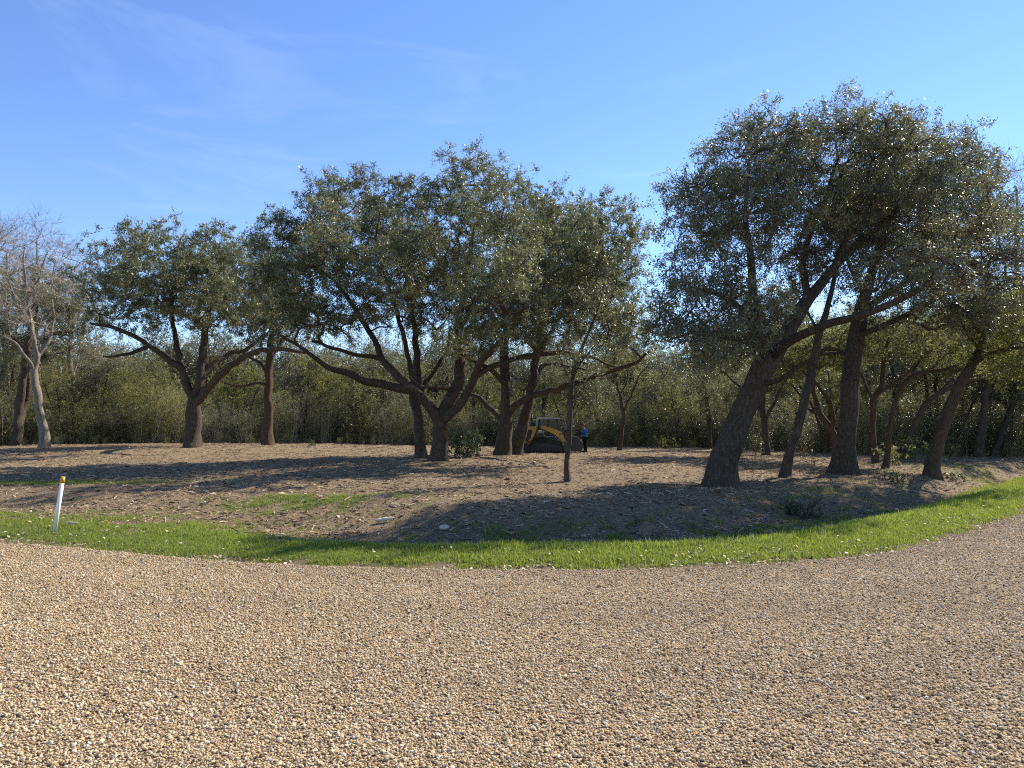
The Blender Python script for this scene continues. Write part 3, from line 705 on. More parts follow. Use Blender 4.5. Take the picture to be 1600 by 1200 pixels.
make_tree('oak_tree', 'thick straight dark oak trunk with flared foot at the right', None,
    [(1318, 742, 0, .40), (1321, 705, 0, .32), (1324, 660, 0, .30), (1328, 610, 0, .28), (1333, 560, .1, .26), (1340, 510, .2, .24), (1352, 460, .4, .19), (1370, 400, .8, .14), (1390, 330, 1.1, .09), (1405, 260, 1.3, .05)],
    [[(1340, 525, .2, .15), (1365, 515, -.4, .13), (1400, 500, -1, .11), (1440, 478, -1.6, .09), (1490, 455, -2.1, .06)],
     [(1345, 490, .3, .15), (1400, 450, .8, .12), (1455, 410, 1.2, .09), (1510, 380, 1.5, .06)],
     [(1334, 560, .1, .09), (1315, 553, .8, .08), (1290, 553, 1.3, .06), (1262, 565, 1.7, .03)],
     [(1352, 460, .4, .11), (1330, 420, 1.2, .09), (1310, 370, 1.8, .06)]],
    [(1430, 360, 100, 80, 1.5, 2.6), (1500, 420, 85, 60, .5, 2.5), (1400, 270, 75, 60, 1.8, 2.2), (1480, 300, 65, 60, 1.8, 2.2), (1560, 430, 60, 45, -.5, 2), (1510, 490, 80, 28, -1.5, 1.8), (1350, 330, 60, 60, 2.2, 2), (1580, 350, 40, 30, .5, 1.5), (1420, 500, 60, 20, -1, 1.4)],
    250, .70, 10, 4, .26, 8, .070, lm='oak_leaf_cool', seed=23, flare=.55, wob=.03, limb_k=.75, shell=.4)

make_tree('young_tree', 'warm brown forked small tree right of the thick straight trunk', None,
    [(1368, 723, 0, .15), (1365, 690, 0, .12), (1363, 660, 0, .12), (1366, 625, 0, .12), (1378, 600, .1, .09), (1381, 560, .3, .08), (1388, 530, .4, .06), (1410, 500, .6, .04)],
    [[(1366, 628, 0, .08), (1352, 600, .4, .07), (1342, 570, .8, .06), (1335, 540, 1.2, .04)], [(1370, 620, 0, .075), (1395, 600, -.3, .065), (1420, 580, -.6, .055), (1450, 545, -1, .04), (1470, 520, -1.3, .025)],
     [(1381, 565, .3, .05), (1410, 555, .6, .045), (1440, 535, 1, .03)]],
    [(1400, 520, 60, 32, .5, 1.8), (1440, 535, 45, 28, -.5, 1.5), (1350, 545, 35, 30, 1.2, 1.4)], 55, .6, 7, 4, .26, 5, .07, lm='scrub_leaf', bm_='bark_warm', seed=24, wob=.035)

make_tree('young_tree', 'slender tree with a bowed trunk arching right, left of two bowed neighbours', None,
    [(1383, 732, 0, .105), (1389, 690, 0, .09), (1393, 650, 0, .09), (1405, 615, 0, .085), (1422, 590, 0, .08), (1450, 580, -.1, .07), (1485, 575, -.3, .05), (1515, 560, -.5, .03)],
    [[(1422, 590, 0, .06), (1430, 575, .5, .055), (1445, 550, .9, .045), (1465, 525, 1.3, .03)], [(1450, 580, -.1, .045), (1470, 560, .3, .04), (1500, 535, .7, .025)]],
    [(1470, 540, 55, 28, .4, 1.7), (1510, 550, 40, 25, -.2, 1.5), (1450, 510, 45, 22, 1.2, 1.5)], 48, .6, 7, 4, .26, 5, .07, lm='scrub_leaf', bm_='bark_warm', seed=25, wob=.035)

make_tree('young_tree', 'slender tree with a deeply bowed trunk sweeping right behind the leaning foreground trunk', None,
    [(1411, 718, 0, .14), (1418, 690, 0, .11), (1432, 655, 0, .11), (1450, 628, 0, .105), (1480, 608, -.1, .10), (1515, 592, -.3, .08), (1550, 575, -.5, .06), (1580, 545, -.7, .04)],
    [[(1480, 608, -.1, .06), (1505, 600, .5, .05), (1540, 590, 1, .035)], [(1455, 625, 0, .06), (1490, 590, .8, .05), (1510, 560, 1.3, .03)]],
    [(1550, 550, 50, 32, -.2, 1.8), (1590, 530, 35, 35, -.6, 1.7), (1510, 560, 35, 22, 1.2, 1.4)], 50, .62, 7, 4, .28, 6, .075, lm='spring_leaf', bm_='bark_warm', seed=26, wob=.035)

make_tree('young_tree', 'leaning trunk with mottled bark nearest the grassy bank at the far right', None,
    [(1456, 744, 0, .25), (1462, 705, 0, .19), (1474, 665, 0, .175), (1487, 630, 0, .165), (1500, 600, 0, .155), (1518, 570, .1, .14), (1530, 545, .2, .11), (1545, 510, .4, .07), (1560, 470, .6, .04)],
    [[(1516, 572, .1, .10), (1545, 555, -.5, .08), (1580, 545, -1, .06), (1620, 540, -1.4, .03)], [(1505, 592, 0, .07), (1540, 590, .6, .06), (1575, 570, 1, .03)], [(1528, 548, .2, .07), (1510, 520, 1, .05), (1495, 490, 1.6, .03)]],
    [(1565, 540, 45, 40, -.3, 1.6), (1600, 500, 45, 40, 0, 1.8), (1540, 480, 45, 30, .8, 1.6), (1600, 580, 30, 28, -1, 1.2)], 75, .58, 8, 4, .25, 6, .07, lm='spring_leaf', bm_='bark_warm', seed=27, flare=.5, wob=.03)

make_tree('oak_tree', 'midground oak with thin upright stems behind the biggest right oak', 38.0,
    [(1197, 702, 0, .22), (1196, 670, 0, .18), (1192, 630, .2, .16), (1188, 590, .3, .13), (1180, 550, .5, .09), (1178, 505, .6, .05)],
    [[(1196, 660, 0, .12), (1212, 620, -.5, .1), (1235, 580, -.9, .07), (1250, 545, -1.2, .04)], [(1194, 650, 0, .1), (1165, 610, .6, .08), (1135, 585, 1, .05)]],
    [(1190, 520, 75, 45, 0, 3.5), (1250, 530, 60, 42, -.5, 3), (1130, 545, 55, 38, .8, 2.8), (1200, 470, 50, 35, 0, 2.5)], 105, .95, 9, 4, .36, 7, .10, seed=28)
make_tree('oak_tree', 'midground oak with a V-shaped fork between slim leaning trunk and thick trunk', 32.0,
    [(1310, 716, 0, .2), (1306, 690, 0, .16), (1295, 665, 0, .14), (1280, 640, 0, .12), (1270, 605, .2, .09), (1268, 565, .4, .06)],
    [[(1300, 675, 0, .12), (1300, 645, -.4, .11), (1288, 615, -.8, .09), (1272, 598, -1.1, .07), (1250, 580, -1.4, .04)], [(1285, 650, 0, .08), (1262, 635, .5, .07), (1235, 600, 1, .04)]],
    [(1275, 545, 65, 36, 0, 2.8), (1320, 530, 50, 38, .5, 2.6), (1235, 570, 35, 26, .5, 2)], 70, .85, 8, 4, .32, 6, .09, lm='scrub_leaf', bm_='bark_warm', seed=29)

# two dark shaded trunks at the right edge of the wood
for k, (px, py, Y, lab, tr) in enumerate([
    (1530, 722, 36.0, 'dark shaded twin-stemmed oak at the right edge of the wood', [(1530, 722, 0, .26), (1533, 680, 0, .2), (1538, 630, 0, .17), (1545, 580, .2, .13), (1560, 520, .5, .08), (1570, 470, .6, .04)]),
    (1562, 724, 37.0, 'dark crooked trunk rightmost at the edge of the wood', [(1556, 724, 0, .2), (1563, 685, 0, .16), (1575, 650, 0, .14), (1590, 610, .2, .11), (1582, 570, .4, .09), (1590, 520, .6, .05)])]):
    make_tree('oak_tree', lab, Y, tr, [[(tr[1][0], tr[1][1], 0, .12), (tr[1][0] + 12, tr[2][1], .6, .1), (tr[1][0] + 30, tr[3][1], 1.2, .07), (tr[1][0] + 38, tr[4][1], 1.6, .03)],
               [(tr[2][0], tr[2][1], 0, .1), (tr[2][0] - 12, tr[3][1] - 10, .4, .08), (tr[2][0] - 22, tr[4][1], .8, .04)]],
              [(px + 20, 500, 70, 50, .8, 3), (px, 560, 55, 30, .8, 2.5), (px + 40, 600, 40, 30, 1, 2.2)], 80, .95, 8, 4, .36, 7, .10, lm='oak_leaf_cool', seed=30 + k)

# trees along the edge of the left wood
make_tree('oak_tree', 'dark shaded oak with paired trunks at the far left behind the pale bare tree', 50.0,
    [(26, 686, 0, .34), (30, 640, 0, .28), (36, 590, 0, .25), (44, 540, 0, .2), (50, 480, .2, .13), (55, 430, .3, .06)],
    [[(30, 676, 0, .24), (37, 640, .5, .22), (44, 600, .7, .2), (43, 560, .9, .17), (52, 510, 1.1, .1), (62, 470, 1.3, .05)], [(42, 550, 0, .1), (10, 520, .5, .08), (-25, 500, 1, .05)], [(36, 590, 0, .09), (65, 560, -.6, .08), (100, 548, -1.1, .05)]],
    [(60, 460, 75, 48, 1, 3), (110, 490, 55, 42, .6, 2.6), (5, 470, 50, 50, 1, 3), (95, 550, 55, 28, -.5, 2), (20, 540, 45, 30, 1, 2)], 125, .95, 9, 4, .36, 7, .10, seed=33)

make_tree('bare_tree', 'pale barked leafless tree at the far left in front of the thicket', None,
    [(69, 699, 0, .30), (66, 665, 0, .25), (60, 630, 0, .22), (55, 590, 0, .19), (57, 555, .1, .16), (48, 500, .3, .12), (40, 440, .4, .08), (36, 385, .5, .04)],
    [[(55, 580, 0, .12), (40, 555, -.5, .11), (15, 530, -1, .08), (-15, 515, -1.4, .05)], [(58, 560, .1, .12), (75, 535, .6, .1), (84, 500, 1, .08), (80, 450, 1.2, .05), (88, 410, 1.4, .03)],
     [(50, 510, .3, .08), (25, 470, -.3, .06), (10, 430, -.6, .04)], [(45, 470, .3, .06), (62, 430, -.4, .05), (75, 390, -.8, .03)]],
    [(35, 430, 80, 85, 0, 3), (75, 460, 50, 60, .5, 2.4), (0, 480, 50, 45, -.8, 2.4), (45, 385, 50, 40, 0, 2)], 62, 1.1, 6, 4, .9, 0, .1, bm_='bark_pale', twm='twig_pale', seed=41, tipr=.007, flare=.2)
for k, (px, Y, top, lab) in enumerate([(10, 58, 335, 'tall grey leafless tree leftmost behind the pale bare tree'), (58, 60, 322, 'tallest grey leafless tree rising over the far left thicket'), (112, 57, 372, 'grey leafless tree between the far left bare crowns and the wide left oak'),
                                       (1588, 43, 225, 'leafless grey tree rising behind the oak crowns at the right edge')]):
    H = 690 - top
    make_tree('bare_tree', lab, Y, [(px, 690, 0, .26), (px + 2, 690 - H * .25, 0, .2), (px - 3, 690 - H * .45, 0, .16), (px + 2, 690 - H * .65, .2, .1), (px, 690 - H * .85, .3, .05)],
        [[(px, 690 - H * .3, 0, .1), (px + 15, 690 - H * .5, .5, .08), (px + 28, 690 - H * .72, .9, .04)], [(px, 690 - H * .35, 0, .1), (px - 16, 690 - H * .55, -.5, .08), (px - 30, 690 - H * .74, -.9, .04)]],
        [(px, 690 - H * .72, 38, H * .24, 0, 2.4), (px + 14, 690 - H * .6, 36, H * .2, .5, 2.2), (px - 14, 690 - H * .62, 36, H * .2, -.5, 2.2), (px, 690 - H * .9, 20, H * .09, 0, 1.2)], 85, 1.1, 7, 5, 1.0, 0, .1, bm_=('bark_pale' if px < 800 else 'bark'), twm='twig_grey', seed=45 + k, tipr=.0065, flare=.2, group='leafless trees behind the clearing')

# ------------------------------------------------------------------ trees standing inside the wood (copies of a few forms)
def local_tree(name, lm, bm_, H, stems, lean, dens, seed, leaf=.11, crown0=.45, twm='twig'):
    rg = np.random.default_rng(seed); paths = []
    for k in range(stems):
        a = rg.random() * 6.28; sp = lean * rg.uniform(.6, 1.2) * (0.3 if k == 0 else 1)
        h = H * rg.uniform(.75, .95)
        pts = [np.array((0, 0, -.3)) if k == 0 else np.array((0, 0, .25 + .2 * k))]
        for t in (.15, .35, .6, .85): pts.append(np.array((math.cos(a) * sp * t ** 1.4 * H, math.sin(a) * sp * t ** 1.4 * H, h * t)) + rg.normal(0, .12, 3))
        r0 = .17 / (1 + .25 * (stems - 1)) * H / 8
        paths.append(smooth_path(pts, [r0 * 1.2, r0, r0 * .8, r0 * .5, r0 * .2], .25, .05, rg))
    bl = []
    for P, _ in paths:
        e = P[-1]; bl.append((e + np.array((0, 0, -.08 * H)), np.array((.24 * H, .24 * H, .16 * H)))); q = P[int(len(P) * .6)]
        bl.append((q, np.array((.2 * H, .2 * H, .12 * H))))
    root = empty(name, (0, 0, 0))
    for i, (P, Rr) in enumerate(paths):
        V, F = tube(P, Rr, 8, .3 if i == 0 else 0, .07, seed + i)
        link('trunk' if i == 0 else 'limb', quad_mesh('trunk', V, F, smooth=True), M[bm_], root)
    P0, P1, R0, R1, cl, cd, cc = grow(paths, bl, dens, .85, 8, rg, shell=.45, tip=.006)
    t0, t1 = twigs(cl, cd, 4, .4, rg); Z = np.zeros(3)
    V, F, tn = leaves(t0, t1, 9, leaf, rg, np.repeat(rg.normal(0, .13, cc.max() + 1)[cc], 4), tri=True)
    cr = link('crown', quad_mesh('crown', V, F, tn), M[lm], root)
    link('branches', branch_mesh('branches', P0, P1, R0, R1, Z, (t0[::2], t1[::2], np.full(len(t0[::2]), .007), np.full(len(t0[::2]), .004))), M[twm], cr)
    return root

def copy_tree(o, parent=None):
    c = o.copy(); C.objects.link(c); c.parent = parent
    for ch in list(o.children): copy_tree(ch, c)
    return c

WX = [-300, 0, 300, 420, 700, 1000, 1090, 1250, 1400, 1600, 1900]; WY = [50, 51, 53, 55, 57, 58, 54, 44, 38, 36, 33]
def woodY(px): return float(np.interp(px, WX, WY))
FORMS = [
    (local_tree('evergreen_tree', 'oak_leaf', 'bark', 9.0, 2, .22, 55, 301), 'dull green evergreen tree with dark stems inside the wood', 'dull evergreen trees inside the wood'),
    (local_tree('slender_tree', 'scrub_leaf', 'bark_warm', 8.0, 3, .32, 42, 302), 'thin many-stemmed tree with light olive leaves in the thicket', 'thin many-stemmed trees in the thicket'),
    (local_tree('evergreen_tree', 'oak_leaf_cool', 'bark', 10.0, 1, .15, 60, 303), 'single-stemmed dark evergreen tree behind the thicket', 'single-stemmed evergreens behind the thicket'),
    (local_tree('slender_tree', 'spring_leaf', 'bark_pale', 7.0, 3, .28, 34, 304), 'small yellow-green tree with pale stems among the thicket', 'yellow-green small trees among the thicket')]
rt = random.Random(5); used = set()
ADJ = ['dull green evergreen tree with dark stems', 'thin many-stemmed tree with light olive leaves', 'single-stemmed dark evergreen tree', 'small yellow-green tree with pale stems']
spots = [(-70, 3, 0, 1.0, 'in the wood beyond the left picture edge'), (15, 5, 2, 1.05, 'behind the far left paired trunks'), (95, 3, 1, .95, 'right behind the pale bare tree'), (150, 4, 0, .9, 'under the left tip of the wide left oak'),
    (200, 6, 3, 1.0, 'in the thicket left of the wide left oak'), (245, 3, 1, 1.0, 'close left of the wide left oak trunk'), (345, 5, 3, 1.05, 'in the thicket right of the wide left oak trunk'), (385, 4, 1, .9, 'in the thicket left of the slender flared trunk'),
    (470, 4, 0, .95, 'in the thicket right of the slender flared trunk'), (510, 5, 3, 1.25, 'under the long low limb of the middle oak'), (560, 3, 1, 1.0, 'in the thicket under the middle oak low limb'), (600, 4, 2, .9, 'in the thicket left of the middle oak'),
    (630, 6, 1, 1.1, 'directly behind the middle oak trunks'), (740, 4, 2, .95, 'behind the leafy bush'), (765, 3, 1, .95, 'between the leafy bush and the stout oak'), (850, 5, 0, 1.0, 'behind the loader cab'), (885, 4, 1, .95, 'behind the thin sapling'),
    (935, 4, 0, .9, 'behind the worker'), (1000, 5, 1, .95, 'behind the small forked tree'), (1035, 4, 2, .9, 'right of the small forked tree'), (1062, 2, 1, .85, 'left of the biggest right oak trunk'), (1110, -2.5, 0, .75, 'close behind the biggest right oak trunk'),
    (1085, 3, 3, .9, 'deep behind the biggest right oak trunk'), (1197, 2, 0, .8, 'between the biggest oak and the slim leaning trunk'), (1160, 4, 1, .9, 'behind the low sprigs by the biggest oak'), (1245, 4, 2, .9, 'behind the slim leaning trunk'),
    (1292, -2, 1, .8, 'left of the thick straight trunk'), (1345, 3, 0, .85, 'right behind the thick straight trunk'), (1400, 4, 2, .9, 'behind the bowed slender trees'), (1465, 3, 0, .9, 'behind the mottled leaning trunk'), (1500, 4, 1, .85, 'left of the dark shaded twin-stemmed oak'),
    (1585, 4, 2, .9, 'behind the rightmost crooked trunk'), (1680, 3, 0, .95, 'in the wood beyond the right picture edge')]
for px, dy, f, s, where in spots:
    root, lab, grp = FORMS[f]
    o = root if f not in used else copy_tree(root)
    used.add(f)
    Y = woodY(px) + dy; p = at(px, 690, Y)
    o.location = (p[0], Y, float(terrain(p[0], Y)) - .03); o.scale = (s, s, s); o.rotation_euler = (0, 0, rt.uniform(0, 6.28))
    tag(o, ADJ[f] + ' ' + where, 'tree', grp)

# ------------------------------------------------------------------ shrubs: one builder for the thicket's forms and for the single bushes
def shrub_arrays(seed, H, spread, nst, nlv, leaf, arch=.5, aspect=.4, thick=.009, bare=0.35, low=0.06):
    rg = np.random.default_rng(seed); A0, A1, B0, B1, T0, T1 = [], [], [], [], [], []
    for k in range(nst):
        a = rg.random() * 6.28; r = rg.random() ** .6 * spread; h = H * rg.uniform(.55, 1.05)
        p = np.array((math.cos(a) * spread * .7 * rg.random(), math.sin(a) * spread * .7 * rg.random(), -.05)); q = np.array((math.cos(a) * r, math.sin(a) * r, h))
        ctrl = p + np.array((0, 0, h * rg.uniform(.5, .9))) + rg.normal(0, .1 * H, 3) * 1.3
        t = np.linspace(0, 1, 9)[:, None]; c = (1 - t) ** 2 * p + 2 * t * (1 - t) * ctrl + t ** 2 * q + rg.normal(0, .012 * H, (9, 3))
        rr = thick * np.linspace(1.2, .3, 9) * rg.uniform(.6, 1.3)
        A0.append(c[:-1]); A1.append(c[1:]); B0.append(rr[:-1]); B1.append(rr[1:])
        m_ = max(4, int(nlv / nst))
        ts = rg.uniform(low, 1, m_); ii = np.minimum((ts * 8).astype(int), 7); fr = (ts * 8 - ii)[:, None]
        s0 = c[ii] * (1 - fr) + c[ii + 1] * fr
        d = unit(rg.normal(0, 1, (m_, 3)) + np.array((0, 0, .35))) * H * rg.uniform(.06, .17, (m_, 1))
        T0.append(s0); T1.append(s0 + d)
    T0 = np.vstack(T0); T1 = np.vstack(T1)
    A0 = np.vstack(A0 + [T0]); A1 = np.vstack(A1 + [T1]); B0 = np.concatenate(B0 + [np.full(len(T0), thick * .3)]); B1 = np.concatenate(B1 + [np.full(len(T0), thick * .2)])
    keep = rg.random(len(T0)) > bare
    V, F, tn = leaves(T0[keep], T1[keep], 7, leaf, rg, aspect=aspect, jit=.012 * H)
    SV, SF = frusta(A0, A1, B0, B1, 3)
    return V, F, tn, SV, SF

def shrub_mesh(mats, *a, **k):
    V, F, tn, SV, SF = shrub_arrays(*a, **k)
    me = quad_mesh('shrub', np.vstack([V, SV]), np.vstack([F, SF + len(V)]), np.concatenate([tn, np.full(len(SF), .5)]))
    for mm in mats: me.materials.append(M[mm])
    me.polygons.foreach_set('material_index', np.concatenate([np.zeros(len(F), np.int32), np.ones(len(SF), np.int32)]))
    return me

TH = [shrub_mesh(('scrub_leaf', 'twig_grey'), 501, 3.6, 1.8, 26, 520, .10, bare=.25), shrub_mesh(('scrub_leaf', 'twig_pale'), 502, 4.6, 1.6, 22, 420, .10, bare=.4),
      shrub_mesh(('oak_leaf', 'twig'), 503, 3.4, 2.0, 26, 520, .11, bare=.2), shrub_mesh(('scrub_leaf', 'twig_pale'), 504, 4.2, 2.2, 30, 420, .09, bare=.75),
      shrub_mesh(('oak_leaf_cool', 'twig'), 505, 3.0, 1.9, 24, 520, .11, bare=.2), shrub_mesh(('spring_leaf', 'twig_grey'), 506, 3.8, 1.7, 24, 480, .10, bare=.3)]
rg = np.random.default_rng(55); pts, rots, scs, vr = [], [], [], []
for px in np.arange(-750, 2300, 13):
    for row in range(4):
        p_ = px + rg.uniform(-10, 10); wob_ = 3.2 * (float(fbm(p_ * .021, 2.0, 81, 3)) - .5)
        Y = woodY(p_) + row * 2.6 + rg.uniform(-.7, 1.6) + .5 + wob_
        x = at(p_, 690, Y)[0]
        pts.append((x, Y, float(terrain(x, Y)) - .02)); rots.append((rg.normal(0, .06), rg.normal(0, .06), rg.random() * 6.28))
        s = rg.uniform(.55, 1.0) * (1 + .12 * row) * (.62 + .76 * float(fbm(p_ * .033, row * .7, 82, 2)))
        if p_ > 1050: s *= .9
        order = [0, 3, 2, 5, 1, 0, 2] if p_ < 700 else [2, 3, 0, 4, 5, 1, 2] if p_ < 1080 else [4, 2, 3, 4, 0, 2, 4]
        q = float(fbm(p_ * .017 + row * .35, row * .5, 83, 2)); q = (q - .25) / .5 + rg.normal(0, .16)
        scs.append(s); vr.append(order[int(np.clip(q * 7, 0, 6))])
    # low weeds and seedlings creeping out of the edge
    for q in range(2):
        p_ = px + rg.uniform(-8, 8); Y = woodY(p_) + rg.uniform(-1.6, .4) + 3.2 * (float(fbm(p_ * .021, 2.0, 81, 3)) - .5); x = at(p_, 690, Y)[0]
        if rg.random() < .55: pts.append((x, Y, float(terrain(x, Y)) - .02)); rots.append((0, 0, rg.random() * 6.28)); scs.append(rg.uniform(.08, .24)); vr.append(int(rg.choice([0, 1, 2, 5])))
scatter('thicket', pts, rots, scs, vr, TH, 'dense tangled olive brush along the back of the clearing', 'thicket', None)
FW = [shrub_mesh(('oak_leaf', 'twig'), 511, 9, 3.4, 30, 700, .22, bare=.3, thick=.05, low=.3), shrub_mesh(('scrub_leaf', 'twig_grey'), 512, 9.5, 3.2, 30, 600, .20, bare=.35, thick=.05, low=.3),
      shrub_mesh(('oak_leaf_cool', 'twig'), 513, 8.5, 3.4, 30, 700, .22, bare=.1, thick=.05, low=.15)]
pts, rots, scs, vr = [], [], [], []
for px in np.arange(-750, 2300, 34):
    for row in range(3):
        p_ = px + rg.uniform(-20, 20); Y = woodY(p_) + 20 + row * 8 + rg.uniform(-2, 2); x = at(p_, 690, Y)[0]
        pts.append((x, Y, float(terrain(x, Y)) - .05)); rots.append((0, 0, rg.random() * 6.28)); scs.append(rg.uniform(.95, 1.35)); vr.append(int(rg.integers(0, 3)))
scatter('far_wood', pts, rots, scs, vr, FW, 'mass of woodland deep behind the thicket', 'woodland', None)

def bush(name, label, px, py, seed, H, spread, nst, nlv, leaf, lm='weed_leaf', twm='twig', cat='shrub', group=None, aspect=.5, **k):
    base = ground_hit(px, py); root = tag(empty(name, base), label, cat, group)
    V, F, tn, SV, SF = shrub_arrays(seed, H, spread, nst, nlv, leaf, aspect=aspect, **k)
    link('foliage', quad_mesh('foliage', V, F, tn), M[lm], root); link('stems', quad_mesh('stems', SV, SF), M[twm], root)
    return root
bush('leafy_bush', 'leafy green bush between the large middle oak and the stout oak', 727, 713, 601, 1.25, 1.15, 34, 480, .10, bare=.1)
bush('leafy_bush', 'low loose green sprigs right beside the foot of the biggest right oak', 1176, 735, 602, 1.2, .7, 12, 60, .055, thick=.007, bare=.3)
bush('leafy_bush', 'dark bushy weeds on the ditch bank below the slim leaning trunk', 1252, 806, 603, .42, .62, 40, 260, .06, 'oak_leaf_cool', low=.1)
bush('leafy_bush', 'low green vines on the bank between the thick straight trunk and leaning trunk', 1400, 752, 604, .28, .7, 30, 130, .06, low=.05)
bush('leafy_bush', 'thin leafy sprigs at the foot of the slim leaning trunk', 1262, 742, 605, .8, .35, 8, 45, .055, thick=.007)
bush('leafy_bush', 'small green sprig alone on the clearing left of the middle oak', 486, 697, 606, .45, .7, 14, 70, .08)
bush('leafy_bush', 'low weeds at the right foot of the mottled leaning trunk', 1490, 750, 607, .25, .55, 24, 110, .06, low=.05)
bush('leafy_bush', 'bright green weeds around the bowed slender trunks', 1396, 728, 608, .9, .8, 20, 130, .08, 'spring_leaf')
bush('leafy_bush', 'pale green brushy weeds behind the mottled leaning trunk', 1440, 722, 609, 1.1, 1.5, 34, 260, .09, 'scrub_leaf')
bush('leafy_bush', 'small sunlit weed tuft at the wood edge behind the worker', 1040, 700, 610, .8, 1.3, 26, 150, .1, 'spring_leaf')

# ------------------------------------------------------------------ grass, wood chips, fallen leaves
def tuft(seed, nb, h, spread):
    rg = np.random.default_rng(seed); V, F, tn = [], [], []
    for k in range(nb):
        a = rg.random() * 6.28; p = np.append(rg.normal(0, spread, 2), -.01); hh = h * rg.uniform(.5, 1.25); w = .0035 * rg.uniform(.8, 1.5)
        d = np.array((math.cos(a), math.sin(a), 0)); sd = np.array((-d[1], d[0], 0)); ln = rg.uniform(.1, .9)
        m1 = p + np.array((0, 0, hh * .55)) + d * hh * .22 * ln; tp = p + np.array((0, 0, hh * (1 - .3 * ln))) + d * hh * .75 * ln
        i = len(V); V += [p - sd * w, p + sd * w, m1 + sd * w * .8, m1 - sd * w * .8, tp + sd * w * .15, tp - sd * w * .15]
        F += [[i, i + 1, i + 2, i + 3], [i + 3, i + 2, i + 4, i + 5]]; q = rg.normal(.5, .22); tn += [q, q]
    return quad_mesh('tuft', np.array(V), np.array(F), np.clip(tn, 0, 1))
M['grass'] = leaf_mat('grass_blade', [(0.0, (0.10, 0.135, 0.022)), (0.5, (0.19, 0.245, 0.034)), (0.80, (0.28, 0.32, 0.06)), (0.88, (0.42, 0.36, 0.17)), (1.0, (0.55, 0.46, 0.26))], 0.5, 0.3, 0.45, (0.36, 0.44, 0.05))
rg = np.random.default_rng(71)
n = 330000
Yc = 7.6 + 20 * rg.random(n) ** 1.5; Xc = (rg.random(n) * 2 - 1) * (0.74 * 1.15 * Yc + 1)
k = in_view(Xc, Yc, 1.15); Xc, Yc = Xc[k], Yc[k]
gm = grass_mask(Xc, Yc); k = rg.random(len(Xc)) < gm ** 1.3 * .75 * (.35 + .9 * fbm(Xc * 3.1, Yc * 3.1, 93, 2)) + (gm > .02) * .02; Xc, Yc, gm = Xc[k], Yc[k], gm[k]
s_ = sdist(Xc, Yc); n = len(Xc)
sz = rg.uniform(.55, 1.15, n) * (0.75 + .55 * fbm(Xc * .8, Yc * .8, 91, 2)) * np.where((s_ > 1.0) & (s_ < 2.6), 1.2, .85) * (.72 + .28 * sstep(-4, 1, Xc)) * (1 + (Yc - 9) * .02)
scatter('grass', np.stack([Xc, Yc, terrain(Xc, Yc) - .004], -1), np.stack([rg.normal(0, .12, n), rg.normal(0, .12, n), rg.random(n) * 6.28], -1), sz, rg.integers(0, 5, n),
        [tuft(700 + i, 13, .06 + .008 * i, .035) for i in range(5)], 'short bright green grass along the road verge and ditch', 'grass', M['grass'])
print('tufts', n)

def chip(seed, kind):
    rg = np.random.default_rng(seed)
    if kind == 'leaf':
        V = np.array([(-.5, 0, 0), (-.1, .26, .09), (.45, .05, .02), (-.05, -.25, .11), (-.5, 0, .012), (-.1, .26, .10), (.45, .05, .032), (-.05, -.25, .12)]) + rg.normal(0, .03, (8, 3))
        F = [[0, 1, 2, 3], [7, 6, 5, 4]]
        return quad_mesh('chip', V[[0, 1, 2, 3, 4, 5, 6, 7]], np.array(F))
    nseg = 4; t = np.linspace(-.5, .5, nseg + 1); w = .05 * rg.uniform(.6, 1.6); bend = rg.normal(0, .06, (nseg + 1, 2)).cumsum(0)
    P = np.stack([t, bend[:, 0], np.abs(bend[:, 1]) * .7 + .02], -1)
    return quad_mesh('chip', *frusta(P[:-1], P[1:], np.full(nseg, w), np.full(nseg, w * .8), 4))
def rand_mat(name, stops, rough=.85):
    m, nt, b, out = new_mat(name); oi = N(nt, 'ShaderNodeObjectInfo'); r = ramp(nt, stops, oi.outputs['Random']); nt.links.new(r.outputs[0], b.inputs['Base Color'])
    b.inputs['Roughness'].default_value = rough; b.inputs['Specular IOR Level'].default_value = .25; return m
M['chip'] = rand_mat('wood_chip', [(0, (.06, .038, .022)), (.35, (.18, .115, .068)), (.65, (.31, .22, .13)), (.88, (.46, .345, .215)), (1, (.60, .48, .33))])
M['dead_leaf'] = rand_mat('dead_leaf', [(0, (.16, .11, .06)), (.4, (.36, .27, .16)), (.8, (.55, .46, .31)), (1, (.68, .6, .46))], .6)
n = 330000
Yc = 9.5 + 46 * rg.random(n) ** 1.9; Xc = (rg.random(n) * 2 - 1) * (0.74 * 1.12 * Yc + 1)
s_ = sdist(Xc, Yc); gm = grass_mask(Xc, Yc); wl = np.interp(np.clip(Xc / Yc * FPX + 800, -300, 1900), WX, WY)
k = (s_ > 1.5) & (rg.random(len(Xc)) < (1 - gm * .9) * sstep(1.4, 3.2, s_) * (.25 + 1.1 * fbm(Xc * .7, Yc * .7, 95, 3))) & (Yc < wl + 1)
Xc, Yc = Xc[k], Yc[k]; n = len(Xc)
sz = rg.lognormal(math.log(.05), .5, n) * (1 + Yc * .012); sz = np.clip(sz, .02, .26)
scatter('wood_chips', np.stack([Xc, Yc, terrain(Xc, Yc) - .004], -1), np.stack([rg.normal(0, .2, n), rg.normal(0, .22, n), rg.random(n) * 6.28], -1), sz, rg.integers(0, 6, n),
        [chip(800 + i, 'stick') for i in range(5)] + [chip(806, 'leaf')], 'shredded wood and bark mulch strewn over the clearing', 'mulch', M['chip'])
print('chips', n)
n = 60000
Yc = 7.6 + 14 * rg.random(n) ** 1.4; Xc = (rg.random(n) * 2 - 1) * (0.74 * 1.12 * Yc + 1); s_ = sdist(Xc, Yc)
